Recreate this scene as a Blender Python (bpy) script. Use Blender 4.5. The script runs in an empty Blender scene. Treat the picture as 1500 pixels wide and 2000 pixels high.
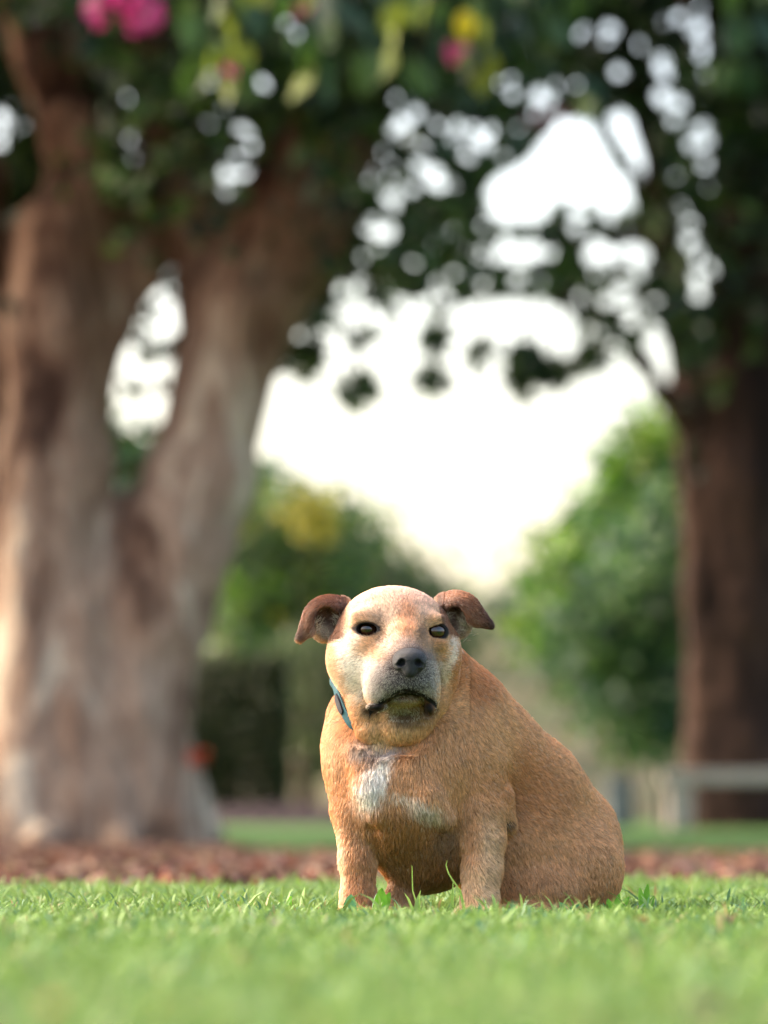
import bpy, math, random
import numpy as np
import openvdb
from mathutils import Vector, Matrix

C = bpy.context.scene.collection
scene = bpy.context.scene
rng = np.random.default_rng(7)
random.seed(7)

# ------------------------------------------------------------------ camera, world, sun, exposure
F = 8437.0                      # focal length in photograph pixels (135 mm on a 24 mm wide frame)
PITCH = math.atan(605 / F)      # horizon sits 605 px under the centre
S = 0.0007                      # metres per pixel at the dog
D0 = F * S                      # distance of the dog
CAM_H = 0.136

cam = bpy.data.cameras.new('camera')
cam.lens = 135; cam.sensor_fit = 'HORIZONTAL'; cam.sensor_width = 24
cam.clip_start = 0.1; cam.clip_end = 2000
cam.dof.use_dof = True
cam.dof.focus_distance = D0 - 0.03
cam.dof.aperture_fstop = 3.2
cam_o = bpy.data.objects.new('camera', cam); C.objects.link(cam_o)
cam_o.location = (0, 0, CAM_H)
cam_o.rotation_euler = (math.pi / 2 + PITCH, 0, 0)
scene.camera = cam_o

SUN_EL, SUN_AZ = math.radians(35), math.radians(-70)     # azimuth clockwise from +Y (the view direction)
world = bpy.data.worlds.new('World'); scene.world = world; world.use_nodes = True
wn = world.node_tree
bg = wn.nodes['Background']
sky = wn.nodes.new('ShaderNodeTexSky'); sky.sky_type = 'NISHITA'; sky.sun_disc = False
sky.sun_elevation = SUN_EL; sky.sun_rotation = SUN_AZ
sky.air_density = 1.0; sky.dust_density = 4.6; sky.ozone_density = 0.3; sky.altitude = 0
wn.links.new(sky.outputs[0], bg.inputs[0]); bg.inputs[1].default_value = 0.085

sun = bpy.data.lights.new('sun', 'SUN'); sun.energy = 0.95; sun.angle = math.radians(75); sun.color = (1, .97, .93)
sun_o = bpy.data.objects.new('sun', sun); C.objects.link(sun_o)
sd = Vector((math.sin(SUN_AZ) * math.cos(SUN_EL), math.cos(SUN_AZ) * math.cos(SUN_EL), math.sin(SUN_EL)))
sun_o.rotation_euler = sd.to_track_quat('Z', 'Y').to_euler()
sun_o.location = sd * 50

vs = scene.view_settings
vs.view_transform = 'Standard'; vs.look = 'None'; vs.gamma = 1; vs.use_curve_mapping = False
vs.exposure = 2.95
vs.use_white_balance = True; vs.white_balance_temperature = 7050; vs.white_balance_tint = 12
scene.render.engine = 'CYCLES'
scene.cycles.use_denoising = True
scene.cycles.max_bounces = 6
scene.cycles.transparent_max_bounces = 8
scene.cycles.sample_clamp_indirect = 6

# ------------------------------------------------------------------ helpers
def at(u, v, Y):
    """world point seen at photograph pixel (u, v), Y metres in front of the camera"""
    a = (u - 750) / F; b = (1000 - v) / F
    dx, dy, dz = a, math.cos(PITCH) - b * math.sin(PITCH), math.sin(PITCH) + b * math.cos(PITCH)
    k = Y / dy
    return Vector((dx * k, Y, CAM_H + dz * k))

def proj(P):
    """photograph pixels of an (n,3) array of world points"""
    x = P[:, 0]; y = P[:, 1]; z = P[:, 2] - CAM_H
    f = y * math.cos(PITCH) + z * math.sin(PITCH); up = -y * math.sin(PITCH) + z * math.cos(PITCH)
    return 750 + F * x / f, 1000 - F * up / f

def lin(h):
    h = h.lstrip('#'); c = [int(h[i:i + 2], 16) / 255 for i in (0, 2, 4)]
    return np.array([x / 12.92 if x < .04045 else ((x + .055) / 1.055) ** 2.4 for x in c])

def mesh_np(name, V, Fc, smooth=True, mats=(), col=None):
    me = bpy.data.meshes.new(name)
    V = np.asarray(V, np.float32); Fc = np.asarray(Fc, np.int32)
    k = Fc.shape[1]; n = len(Fc)
    me.vertices.add(len(V)); me.vertices.foreach_set('co', V.ravel())
    me.loops.add(n * k); me.loops.foreach_set('vertex_index', Fc.ravel())
    me.polygons.add(n); me.polygons.foreach_set('loop_start', np.arange(0, n * k, k, dtype=np.int32))
    me.polygons.foreach_set('loop_total', np.full(n, k, np.int32))
    me.polygons.foreach_set('use_smooth', np.full(n, smooth))
    if col is not None:
        a = me.attributes.new('col', 'FLOAT_COLOR', 'POINT')
        c = np.ones((len(V), 4), np.float32); c[:, :3] = col
        a.data.foreach_set('color', c.ravel())
    for m in mats: me.materials.append(m)
    me.update(calc_edges=True); me.validate(); return me

def link(name, data, parent=None, label=None, cat=None, group=None, kind=None, loc=None):
    o = bpy.data.objects.new(name, data); C.objects.link(o)
    if loc is not None: o.location = loc
    if parent is not None:
        o.parent = parent
        o.matrix_parent_inverse = Matrix.Translation(parent.location).inverted()
    if label: o['label'] = label
    if cat: o['category'] = cat
    if group: o['group'] = group
    if kind: o['kind'] = kind
    return o

def empty(name, loc, **k): return link(name, None, loc=loc, **k)

class M:
    """small node-material builder"""
    def __init__(s, name, rough=.7, spec=.3):
        s.m = bpy.data.materials.new(name); s.m.use_nodes = True; s.t = s.m.node_tree
        s.b = s.t.nodes['Principled BSDF']; s.b.inputs['Roughness'].default_value = rough
        s.b.inputs['Specular IOR Level'].default_value = spec
    def n(s, kind, **kw):
        x = s.t.nodes.new(kind)
        for k, v in kw.items():
            if k in x.inputs: x.inputs[k].default_value = v
            else: setattr(x, k, v)
        return x
    def l(s, a, b): s.t.links.new(a, b)
    def color(s, c): s.b.inputs['Base Color'].default_value = (*c, 1); return s
    def coord(s, scale=(1, 1, 1), kind='Object'):
        tc = s.n('ShaderNodeTexCoord'); mp = s.n('ShaderNodeMapping'); mp.inputs['Scale'].default_value = scale
        s.l(tc.outputs[kind], mp.inputs[0]); return mp.outputs[0]
    def noise(s, scale, detail=5, rough=.6, vec=None, dist=0):
        x = s.n('ShaderNodeTexNoise', Scale=scale, Detail=detail, Roughness=rough, Distortion=dist)
        s.l(vec if vec is not None else s.coord(), x.inputs['Vector']); return x.outputs[0]
    def ramp(s, fac, stops):
        r = s.n('ShaderNodeValToRGB'); e = r.color_ramp.elements
        while len(e) < len(stops): e.new(.5)
        for q, (p, c) in zip(e, stops): q.position = p; q.color = (*c, 1)
        s.l(fac, r.inputs[0]); return r.outputs[0]
    def attr(s, name='col'):
        a = s.n('ShaderNodeAttribute', attribute_name=name); return a.outputs['Color']
    def mix(s, f, a, b, mode='MIX'):
        x = s.n('ShaderNodeMix', data_type='RGBA', blend_type=mode)
        if isinstance(f, (int, float)): x.inputs[0].default_value = f
        else: s.l(f, x.inputs[0])
        for v, i in ((a, 6), (b, 7)):
            if hasattr(v, 'links'): s.l(v, x.inputs[i])
            else: x.inputs[i].default_value = (*v, 1)
        return x.outputs[2]
    def base(s, c): s.l(c, s.b.inputs['Base Color']); return s
    def bump(s, h, strength=.5, dist=.01):
        b = s.n('ShaderNodeBump', Strength=strength, Distance=dist); s.l(h, b.inputs['Height'])
        s.l(b.outputs[0], s.b.inputs['Normal']); return s
    def leafy(s, c, trans=.35):
        """adds light coming through thin leaves"""
        tr = s.n('ShaderNodeBsdfTranslucent'); mx = s.n('ShaderNodeMixShader'); mx.inputs[0].default_value = trans
        s.l(c, tr.inputs[0]); s.l(c, s.b.inputs['Base Color'])
        s.l(s.b.outputs[0], mx.inputs[1]); s.l(tr.outputs[0], mx.inputs[2])
        s.l(mx.outputs[0], s.t.nodes['Material Output'].inputs[0]); return s

# ------------------------------------------------------------------ solid modelling by distance field
def smin(a, b, k):
    h = np.maximum(k - np.abs(a - b), 0) / k
    return np.minimum(a, b) - h * h * k * .25

class Field:
    """distance field on a grid; units are whatever lo/hi/step are given in. x right, y away, z up"""
    def __init__(s, lo, hi, step):
        s.lo = np.array(lo, float); s.st = float(step)
        n = np.ceil((np.array(hi) - s.lo) / step).astype(int) + 1
        s.D = np.full(n, 100.0, np.float32)
    def sub(s, c0, c1):
        n = np.array(s.D.shape)
        i0 = np.clip(np.floor((np.array(c0) - s.lo) / s.st).astype(int), 0, n)
        i1 = np.clip(np.ceil((np.array(c1) - s.lo) / s.st).astype(int) + 1, 0, n)
        ax = [(s.lo[k] + s.st * np.arange(i0[k], i1[k])).astype(np.float32) for k in range(3)]
        return tuple(slice(a, b) for a, b in zip(i0, i1)), ax[0][:, None, None], ax[1][None, :, None], ax[2][None, None, :]
    def _op(s, sl, d, k, cut):
        if d.size == 0: return
        A = s.D[sl]
        s.D[sl] = -smin(-A, d, k) if cut else smin(A, d, k)
    def ell(s, c, r, k=10, R=None, cut=False):
        c = np.array(c, float); r = np.array(r, float); m = (max(r) if R is not None else r) + k + 3 * s.st
        sl, X, Y, Z = s.sub(c - m, c + m)
        x, y, z = X - c[0], Y - c[1], Z - c[2]
        if R is not None:
            R = np.array(R)
            x, y, z = (R[0, i] * x + R[1, i] * y + R[2, i] * z for i in range(3))
        k0 = np.sqrt((x / r[0]) ** 2 + (y / r[1]) ** 2 + (z / r[2]) ** 2) + 1e-6
        k1 = np.sqrt((x / r[0] ** 2) ** 2 + (y / r[1] ** 2) ** 2 + (z / r[2] ** 2) ** 2) + 1e-6
        d = k0 * (k0 - 1) / k1
        s._op(sl, (-d if False else d).astype(np.float32), k, cut)
    def cone(s, a, b, ra, rb, k=10, cut=False):
        a = np.array(a, float); b = np.array(b, float); m = max(ra, rb) + k + 3 * s.st
        sl, X, Y, Z = s.sub(np.minimum(a, b) - m, np.maximum(a, b) + m)
        ab = b - a; L2 = (ab ** 2).sum()
        t = ((X - a[0]) * ab[0] + (Y - a[1]) * ab[1] + (Z - a[2]) * ab[2]) / L2
        t = np.clip(t, 0, 1)
        d = np.sqrt((X - a[0] - t * ab[0]) ** 2 + (Y - a[1] - t * ab[1]) ** 2 + (Z - a[2] - t * ab[2]) ** 2) - (ra + (rb - ra) * t)
        s._op(sl, d.astype(np.float32), k, cut)
    def chain(s, pts, k=10, cut=False):
        for p, q in zip(pts, pts[1:]): s.cone(p[:3], q[:3], p[3], q[3], k, cut)
    def tri(s, a, b, c, r, k=8, cut=False):
        a, b, c = (np.array(v, float) for v in (a, b, c)); m = r + k + 3 * s.st
        sl, X, Y, Z = s.sub(np.minimum(np.minimum(a, b), c) - m, np.maximum(np.maximum(a, b), c) + m)
        P = np.stack(np.broadcast_arrays(X, Y, Z), -1)
        n = np.cross(b - a, a - c)
        def edge(p, q):
            e = q - p; w = P - p; t = np.clip((w @ e) / (e @ e), 0, 1)
            w = w - t[..., None] * e; return (w * w).sum(-1)
        ins = (np.sign((P - a) @ np.cross(b - a, n)) + np.sign((P - b) @ np.cross(c - b, n)) + np.sign((P - c) @ np.cross(a - c, n))) < 2
        d2 = np.where(ins, np.minimum(np.minimum(edge(a, b), edge(b, c)), edge(c, a)), ((P - a) @ n) ** 2 / (n @ n))
        s._op(sl, (np.sqrt(d2) - r).astype(np.float32), k, cut)
    def polygons(s, scale=1.0, origin=(0, 0, 0)):
        g = openvdb.FloatGrid(); g.background = 100.0
        g.copyFromArray(np.ascontiguousarray(s.D))
        pts, tris, quads = g.convertToPolygons(0.0, 0.0)
        P = (np.asarray(pts) * s.st + s.lo) * scale + np.array(origin)
        Q = np.asarray(quads, np.int64)[:, ::-1]
        if len(tris):
            T = np.asarray(tris, np.int64)[:, ::-1]
        return P.astype(np.float32), Q

def fbm(P, f, seed=0, octv=4):
    """cheap smooth noise, sum of rotated sines, about -1..1"""
    r = np.random.default_rng(seed); out = np.zeros(len(P)); a = 1; tot = 0
    for o in range(octv):
        s_ = 0
        for q in range(3):
            d = r.normal(size=3); d /= np.linalg.norm(d); d2 = r.normal(size=3); d2 /= np.linalg.norm(d2)
            s_ = s_ + np.sin(P @ d * f * 6.283 + r.uniform(0, 6.28) + 1.7 * np.sin(P @ d2 * f * 4.1 + r.uniform(0, 6.28)))
        out += a * s_ / 3; tot += a; a *= .55; f *= 2.03
    return out / tot * 1.5
# ================================================================== THE GROUND
def gz(Y):
    """ground height: flat under the dog, rising a hand's breadth towards the far lawn"""
    Y = np.asarray(Y, float)
    return np.interp(Y, [-100, 20, 24, 30, 38, 55, 100, 900], [0, 0, .03, .085, .11, .13, .30, 4.0])

def sheet(xs, ys, zoff, wob=0.0, seed=0):
    X, Yg = np.meshgrid(xs, ys, indexing='ij')
    Z = gz(Yg) + zoff
    V = np.stack([X, Yg, Z], -1).reshape(-1, 3)
    if wob: V[:, 2] += wob * fbm(V * [1, 1, 0], .9, seed)
    n, m = len(xs), len(ys); i, j = np.meshgrid(np.arange(n - 1), np.arange(m - 1), indexing='ij')
    q = (i * m + j).ravel()
    return V, np.stack([q, q + m, q + m + 1, q + 1], 1)

soil = M('mulch_and_leaf_litter', .95, .1)
sv = soil.coord()
c1 = soil.ramp(soil.noise(9, 8, .75, sv), [(.30, lin('#3e2c25')), (.47, lin('#5e463c')), (.58, lin('#7c6255')), (.75, lin('#4c3a33'))])
c2 = soil.ramp(soil.noise(1.3, 4, .6, sv), [(.35, (.75, .7, .7)), (.65, (1.15, 1.1, 1.1))])
soil.base(soil.mix(1.0, c1, c2, 'MULTIPLY')); soil.bump(soil.noise(30, 6, .7, sv), .8, .02)
xs = np.concatenate([np.linspace(-400, -14, 8), np.linspace(-12, 12, 60), np.linspace(14, 400, 8)])
ys = np.concatenate([np.linspace(-60, 0, 5), np.linspace(1, 60, 90), np.linspace(70, 900, 14)])
V, Q_ = sheet(xs, ys, -.012, .005, 31)
link('ground', mesh_np('ground', V, Q_, True, (soil.m,)), kind='structure')

turf = M('turf_base', .95, .1); tv = turf.coord()
turf.base(turf.ramp(turf.noise(5, 6, .7, tv), [(.3, lin('#33491c')), (.5, lin('#466426')), (.7, lin('#5a7434'))]))
turf.bump(turf.noise(60, 5, .7, tv), .7, .01)
def edgeY(x): return 8.15 + .10 * np.sin(x * 13 + 2) + .07 * np.sin(x * 29) + .25 * np.sin(x * 1.9 + .6) + .12 * np.sin(x * 5.3) + .22 * np.clip(x, -2, 2)
V, Q_ = sheet(np.linspace(-6, 6, 90), np.linspace(-4, 9, 90), 0.0)
m = edgeY(V[:, 0]); V[:, 1] = -4 + (V[:, 1] + 4) / 13 * (m + 4); V[:, 2] = .001 + .006 * fbm(V * [1, 1, 0], .8, 5)
link('lawn', mesh_np('lawn', V, Q_, True, (turf.m,)), kind='structure')

farm = M('far_lawn_turf', .95, .1); fv = farm.coord()
farm.base(farm.ramp(farm.noise(1.2, 6, .7, fv), [(.3, lin('#2c451b')), (.5, lin('#3a5a24')), (.7, lin('#4a6a30'))]))
V, Q_ = sheet(np.linspace(-30, 30, 60), np.linspace(0, 1, 40), 0)
t = V[:, 1].copy(); y0 = np.interp(V[:, 0], [-30, -1.6, -.8, -.2, .5, 2, 30], [32, 31, 21, 18.5, 15.5, 15.2, 18]) + .3 * np.sin(V[:, 0] * 2.9)
V[:, 1] = y0 + t ** 1.5 * (52 - y0); V[:, 2] = gz(V[:, 1]) + .004
link('far_lawn', mesh_np('far_lawn', V, Q_, True, (farm.m,)), kind='structure')

# ------------------------------------------------------------------ grass blades of the near lawn
def blades(n, x, y, h, w, base, tipc, lean=.9, curl=.5, z0=None):
    ang = rng.uniform(0, 2 * math.pi, n); fx, fy = np.cos(ang), np.sin(ang)
    la = rng.uniform(0, 2 * math.pi, n); ln = rng.uniform(.1, 1, n) * lean * h
    lx, ly = np.cos(la) * ln, np.sin(la) * ln
    z0 = np.zeros(n) if z0 is None else z0
    V = np.zeros((n, 4, 2, 3)); Cc = np.zeros((n, 4, 2, 3))
    for k, (t, ww) in enumerate(((0, .75), (.4, 1.0), (.75, .72), (1, .06))):
        bx = x + lx * t ** 1.8; by = y + ly * t ** 1.8; bz = z0 + h * (t - curl * .45 * t ** 3)
        for s_, sg in enumerate((-1, 1)):
            V[:, k, s_, 0] = bx + sg * fx * w * .5 * ww; V[:, k, s_, 1] = by + sg * fy * w * .5 * ww; V[:, k, s_, 2] = bz
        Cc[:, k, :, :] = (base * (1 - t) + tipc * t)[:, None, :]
    b = (np.arange(n) * 8)[:, None, None]
    q = np.array([[0, 1, 3, 2], [2, 3, 5, 4], [4, 5, 7, 6]])[None]
    return V.reshape(-1, 3), (b + q).reshape(-1, 4), Cc.reshape(-1, 3)

gm_ = M('grass_blade', .55, .3); gm_.leafy(gm_.attr(), .30)
def scatter_lawn(n, half, ymin=1.55):
    out = []
    while sum(len(o) for o in out) < n:
        y = rng.uniform(ymin, 8.9, n); x = rng.uniform(-1, 1, n) * half(8.9)
        k = (np.abs(x) < half(y)) & (y < edgeY(x) + rng.normal(0, .05, n)); out.append(np.stack([x[k], y[k]], 1))
    return np.concatenate(out)[:n]
VV, QQ, CCc = [], [], []; off = 0
for n_, half in ((125000, lambda y: .092 * y + .12), (60000, lambda y: .092 * y + 1.3), (14000, lambda y: .092 * y + .45)):
    p_ = scatter_lawn(n_, half); x, y = p_.T
    P3 = np.stack([x, y, 0 * x], 1)
    c_l = fbm(P3, 1.1, 41); c_m = fbm(P3, 4, 42); c_s = fbm(P3, 13, 43)
    h = .025 * (1 + .28 * c_m + .32 * c_s) * rng.uniform(.55, 1.3, n_) * (1 + .75 * (rng.random(n_) < .035)); h = np.clip(h, .010, .058)
    dx = (x - .10) / .26; dy = (y - (D0 + .08)) / .20; und = (dx ** 2 + dy ** 2) < 1; h[und] *= .45      # pressed down under the dog
    w = rng.uniform(.0026, .0060, n_)
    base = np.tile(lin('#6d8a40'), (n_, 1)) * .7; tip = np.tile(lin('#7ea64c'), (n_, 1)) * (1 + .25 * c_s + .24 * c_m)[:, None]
    f1 = np.clip(.5 + .5 * c_l, 0, 1)[:, None]; f2 = np.clip(.5 + .6 * c_m, 0, 1)[:, None]
    tip = tip * (1 - .45 * f1) + lin('#6f9c40') * .45 * f1; tip = tip * (1 - .4 * f2) + lin('#a2b474') * .4 * f2
    tip *= rng.normal(1, .15, (n_, 1)); base *= rng.normal(1, .12, (n_, 1))
    dead = rng.random(n_) < .035; tip[dead] = lin('#b9a474'); base[dead] = lin('#8a7a50')
    bl = rng.random(n_) < .10; tip[bl] = lin('#5f9270')
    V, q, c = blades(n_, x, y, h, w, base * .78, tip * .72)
    VV.append(V); QQ.append(q + off); CCc.append(c); off += len(V)
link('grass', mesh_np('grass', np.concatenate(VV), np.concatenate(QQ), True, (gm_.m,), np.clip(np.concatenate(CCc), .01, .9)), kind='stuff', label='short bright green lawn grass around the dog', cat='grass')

# leaf litter on the mulch behind the lawn
def cards(Pc, Lh, Wh, nrm=None, fold=.25, cols=None, seed=1, tilt=1.0):
    """four-sided leaves folded along the midrib: (n*6) vertices, 2 quads each"""
    r = np.random.default_rng(seed); n = len(Pc)
    a = r.normal(size=(n, 3)); a[:, 2] *= tilt; a /= np.linalg.norm(a, axis=1, keepdims=True)
    b = r.normal(size=(n, 3)); b[:, 2] *= tilt; b -= (a * b).sum(1, keepdims=True) * a; b /= np.linalg.norm(b, axis=1, keepdims=True)
    c = np.cross(a, b); Lh = np.broadcast_to(Lh, n)[:, None]; Wh = np.broadcast_to(Wh, n)[:, None]
    V = np.stack([Pc - a * Lh, Pc - a * Lh * .1 + b * Wh + c * Wh * fold, Pc + a * Lh * 1.0 - c * Lh * .25, Pc - a * Lh * .1 - b * Wh + c * Wh * fold, Pc + a * Lh * .35 , Pc], 1)
    V = V[:, :5]
    q = np.array([[0, 1, 4, 3], [1, 2, 2, 4]])
    i = (np.arange(n) * 5)[:, None, None]
    F_ = (i + np.array([[0, 1, 4], [0, 4, 3], [1, 2, 4], [4, 2, 3]])[None]).reshape(-1, 3)
    C_ = None if cols is None else np.repeat(cols, 5, axis=0)
    return V.reshape(-1, 3), F_, C_
n_ = 16000
y = rng.uniform(8.2, 22, n_); x = rng.uniform(-1, 1, n_) * (.1 * y + 1.4)
k = (y > edgeY(x) + .02) & ~((x > -.9) & (y > 19.3)); x, y = x[k], y[k]
Pc = np.stack([x, y, gz(y) - .012 + rng.uniform(0, .022, len(x))], 1)
pal = np.array([lin(h) for h in ('#8c6656', '#6e5042', '#a88270', '#7e6060', '#96583c', '#b89680', '#50382e', '#948062')]) * .6
lv = M('fallen_leaf', .8, .2); lv.leafy(lv.attr(), .15)
V, Fq, Cl = cards(Pc, rng.uniform(.015, .045, len(x)), rng.uniform(.01, .026, len(x)), cols=pal[rng.integers(0, 8, len(x))], seed=3, tilt=.35)
link('leaf_litter', mesh_np('leaf_litter', V, Fq, False, (lv.m,), Cl), kind='stuff', label='pink and brown fallen leaves on the mulch', cat='leaf litter')

# ------------------------------------------------------------------ hill, behind everything
hm_ = M('dry_bank', .95, .1); hv = hm_.coord()
hm_.base(hm_.ramp(hm_.noise(.22, 6, .65, hv, .6), [(.3, lin('#354227')), (.45, lin('#4b4834')), (.56, lin('#5b543e')), (.72, lin('#414c2c'))]))
xs = np.linspace(-60, 60, 90); ys = np.linspace(52, 150, 40)
X, Yg = np.meshgrid(xs, ys, indexing='ij')
t = np.clip((Yg - 54) / 30, 0, 1); hgt = 3.15 + .9 * np.sin(X * .11 + 1.2) + .35 * np.sin(X * .41 + 2) + .0 * X
Z = gz(Yg) - .1 + hgt * (t * t * (3 - 2 * t)) + .12 * fbm(np.stack([X, Yg, 0 * X], -1).reshape(-1, 3), .12, 8).reshape(X.shape) * t
V = np.stack([X, Yg, Z], -1).reshape(-1, 3); n, m = X.shape; i, j = np.meshgrid(np.arange(n - 1), np.arange(m - 1), indexing='ij'); q = (i * m + j).ravel()
link('hill', mesh_np('hill', V, np.stack([q, q + m, q + m + 1, q + 1], 1), True, (hm_.m,)), kind='structure')

# ================================================================== TREES
def bark(name, stops, scale=1.0, red=None):
    b = M(name, .9, .15); v = b.coord((1, 1, .35))
    c = b.ramp(b.noise(2.6 * scale, 4, .5, v, .8), stops)
    d = b.ramp(b.noise(14 * scale, 6, .7, v), [(.3, (.62, .6, .6)), (.6, (1.1, 1.08, 1.05))])
    c = b.mix(1.0, c, d, 'MULTIPLY')
    if red is not None:                       # bark turns darker and redder with height
        s_ = b.n('ShaderNodeSeparateXYZ'); tc = b.n('ShaderNodeTexCoord'); b.l(tc.outputs['Object'], s_.inputs[0])
        mr = b.n('ShaderNodeMapRange'); mr.inputs[1].default_value = 1.9; mr.inputs[2].default_value = 3.4; b.l(s_.outputs[2], mr.inputs[0])
        c = b.mix(mr.outputs[0], c, b.mix(1.0, c, red, 'MULTIPLY'))
    b.base(c); b.bump(b.noise(22 * scale, 6, .7, v), .8, .03); return b.m
def wood(name, chains, Y, step, mat, parent, ridge=.035, k=.12, extra=None):
    """chains of (u, v, depth offset in metres, radius in px)"""
    px = Y / F
    pts = [[(*at(u, v, Y + w), r * px) for (u, v, w, r) in ch] for ch in chains]
    al = np.array([p for ch in pts for p in ch]); r_ = al[:, 3].max()
    f = Field(al[:, :3].min(0) - r_ - .1, al[:, :3].max(0) + r_ + .1, step)
    for ch in pts: f.chain(ch, k)
    P_, Q_ = f.polygons()
    c_ = np.array([0, Y, 0]); 
    P_ = P_ + (ridge * fbm(P_ * [1, 1, .18], 2.2, 9)[:, None] + .012 * fbm(P_, 5, 10)[:, None]) * np.stack([np.sign(P_[:, 0] - P_[:, 0].mean()) * .7, -np.ones(len(P_)), np.zeros(len(P_))], 1)
    return link(name, mesh_np(name, P_, Q_, True, (mat,)), parent)

YL = 24.0
barkL = bark('pale_pinkish_bark', [(.34, lin('#4c382e')), (.43, lin('#856b5a')), (.50, lin('#ab9480')), (.56, lin('#98806e')), (.64, lin('#cfc0aa'))], 1.15, (.60, .50, .44))
treeL = empty('flowering_tree', at(200, 1650, YL) * 1.0, label='massive pale trunk forking low into two limbs, on the mulch left of the dog', cat='tree')
treeL.location.z = 0
wood('trunk', [
    [(70, 1700, 0, 135), (75, 1520, 0, 112), (88, 1300, 0, 104), (108, 900, 0, 103), (108, 650, .05, 104), (125, 470, .1, 92), (165, 380, .1, 70), (150, 260, .1, 66), (100, 120, .15, 64), (30, -60, .2, 62), (-60, -300, .4, 55), (-140, -700, .8, 30)],
    [(-20, 1700, .3, 90), (-20, 1200, .4, 78), (-35, 700, .5, 70), (-60, 350, .6, 60), (-160, 0, .9, 50)],
    [(190, 1700, .05, 130), (185, 1400, .05, 112), (195, 1160, .05, 92), (245, 1040, .1, 62), (262, 1008, .1, 44)],
    [(300, 1700, 0, 110), (272, 1560, 0, 100), (268, 1400, 0, 96), (305, 1200, 0, 98), (352, 1060, 0, 98), (392, 930, .05, 105), (420, 800, .05, 88), (437, 710, .1, 92), (480, 600, .1, 106), (560, 460, .15, 118), (640, 250, .2, 104), (720, 0, .3, 80), (800, -350, .6, 50)],
    [(425, 780, .1, 70), (420, 620, .25, 60), (385, 430, .35, 62), (330, 250, .5, 58), (280, 60, .6, 50), (200, -250, .9, 36)],
    [(150, 780, .1, 58), (196, 620, .15, 58), (248, 525, .2, 58), (300, 430, .3, 56), (335, 300, .5, 48), (325, 150, .6, 36), (300, -100, .8, 28)],
    [(150, 1690, -.28, 34), (160, 1560, -.26, 30), (150, 1380, -.24, 24), (160, 1200, -.22, 20)],
    [(225, 1690, -.30, 34), (212, 1560, -.26, 26), (205, 1420, -.2, 20)],
    [(380, 1690, -.18, 30), (340, 1590, -.16, 32), (322, 1480, -.14, 26), (330, 1300, -.1, 20)],
    [(20, 1690, -.3, 40), (30, 1560, -.25, 30), (48, 1400, -.2, 22)],
    [(430, 1665, 0, 20), (385, 1610, 0, 34), (350, 1500, 0, 40)],
    [(60, 1655, -.7, 18), (90, 1640, -.3, 40)], [(250, 1655, -.6, 16), (240, 1635, -.25, 36)],
], YL, .032, barkL, treeL)

YR = 31.0
barkR = bark('dark_brown_bark', [(.3, lin('#1d1513')), (.5, lin('#3a2a24')), (.62, lin('#4c382f')), (.8, lin('#2a201d'))])
treeR = empty('spreading_tree', Vector((at(1440, 1615, YR).x, YR, .09)), label='dark brown tree trunk behind the pale rail at the right side', cat='tree')
wood('trunk', [
    [(1450, 1640, 0, 112), (1445, 1500, 0, 100), (1448, 1200, 0, 92), (1440, 960, 0, 96), (1440, 780, 0, 76), (1465, 560, .1, 62), (1458, 380, .2, 52), (1430, 180, .3, 44), (1400, -60, .4, 38), (1360, -400, .6, 25)],
    [(1378, 1640, -.1, 40), (1376, 1480, -.12, 36), (1374, 1150, -.12, 32), (1370, 900, -.1, 38), (1350, 770, 0, 38), (1316, 620, 0, 27), (1299, 480, 0, 24), (1288, 370, 0, 22), (1262, 240, 0, 18), (1225, 60, .1, 14), (1180, -200, .2, 10)],
    [(1470, 850, 0, 70), (1520, 600, .2, 60), (1570, 300, .4, 50), (1650, -50, .7, 40)],
    [(1390, 880, -.1, 26), (1340, 815, -.2, 20), (1292, 765, -.3, 14), (1255, 700, -.4, 12), (1205, 645, -.5, 10), (1130, 600, -.6, 8), (1040, 560, -.7, 7), (950, 540, -.8, 5)],
    [(1299, 500, .1, 20), (1272, 440, .1, 12), (1248, 385, 0, 10), (1215, 320, -.1, 9), (1180, 250, -.2, 8), (1150, 180, -.3, 6)],
    [(1299, 450, .1, 22), (1200, 470, 0, 10), (1060, 440, -.2, 7), (930, 455, -.4, 5), (800, 440, -.5, 4)],
    [(1255, 220, .1, 18), (1120, 120, .1, 12), (900, 90, -.2, 8), (760, 60, -.4, 6)],
], YR, .045, barkR, treeR, ridge=.04)

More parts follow.
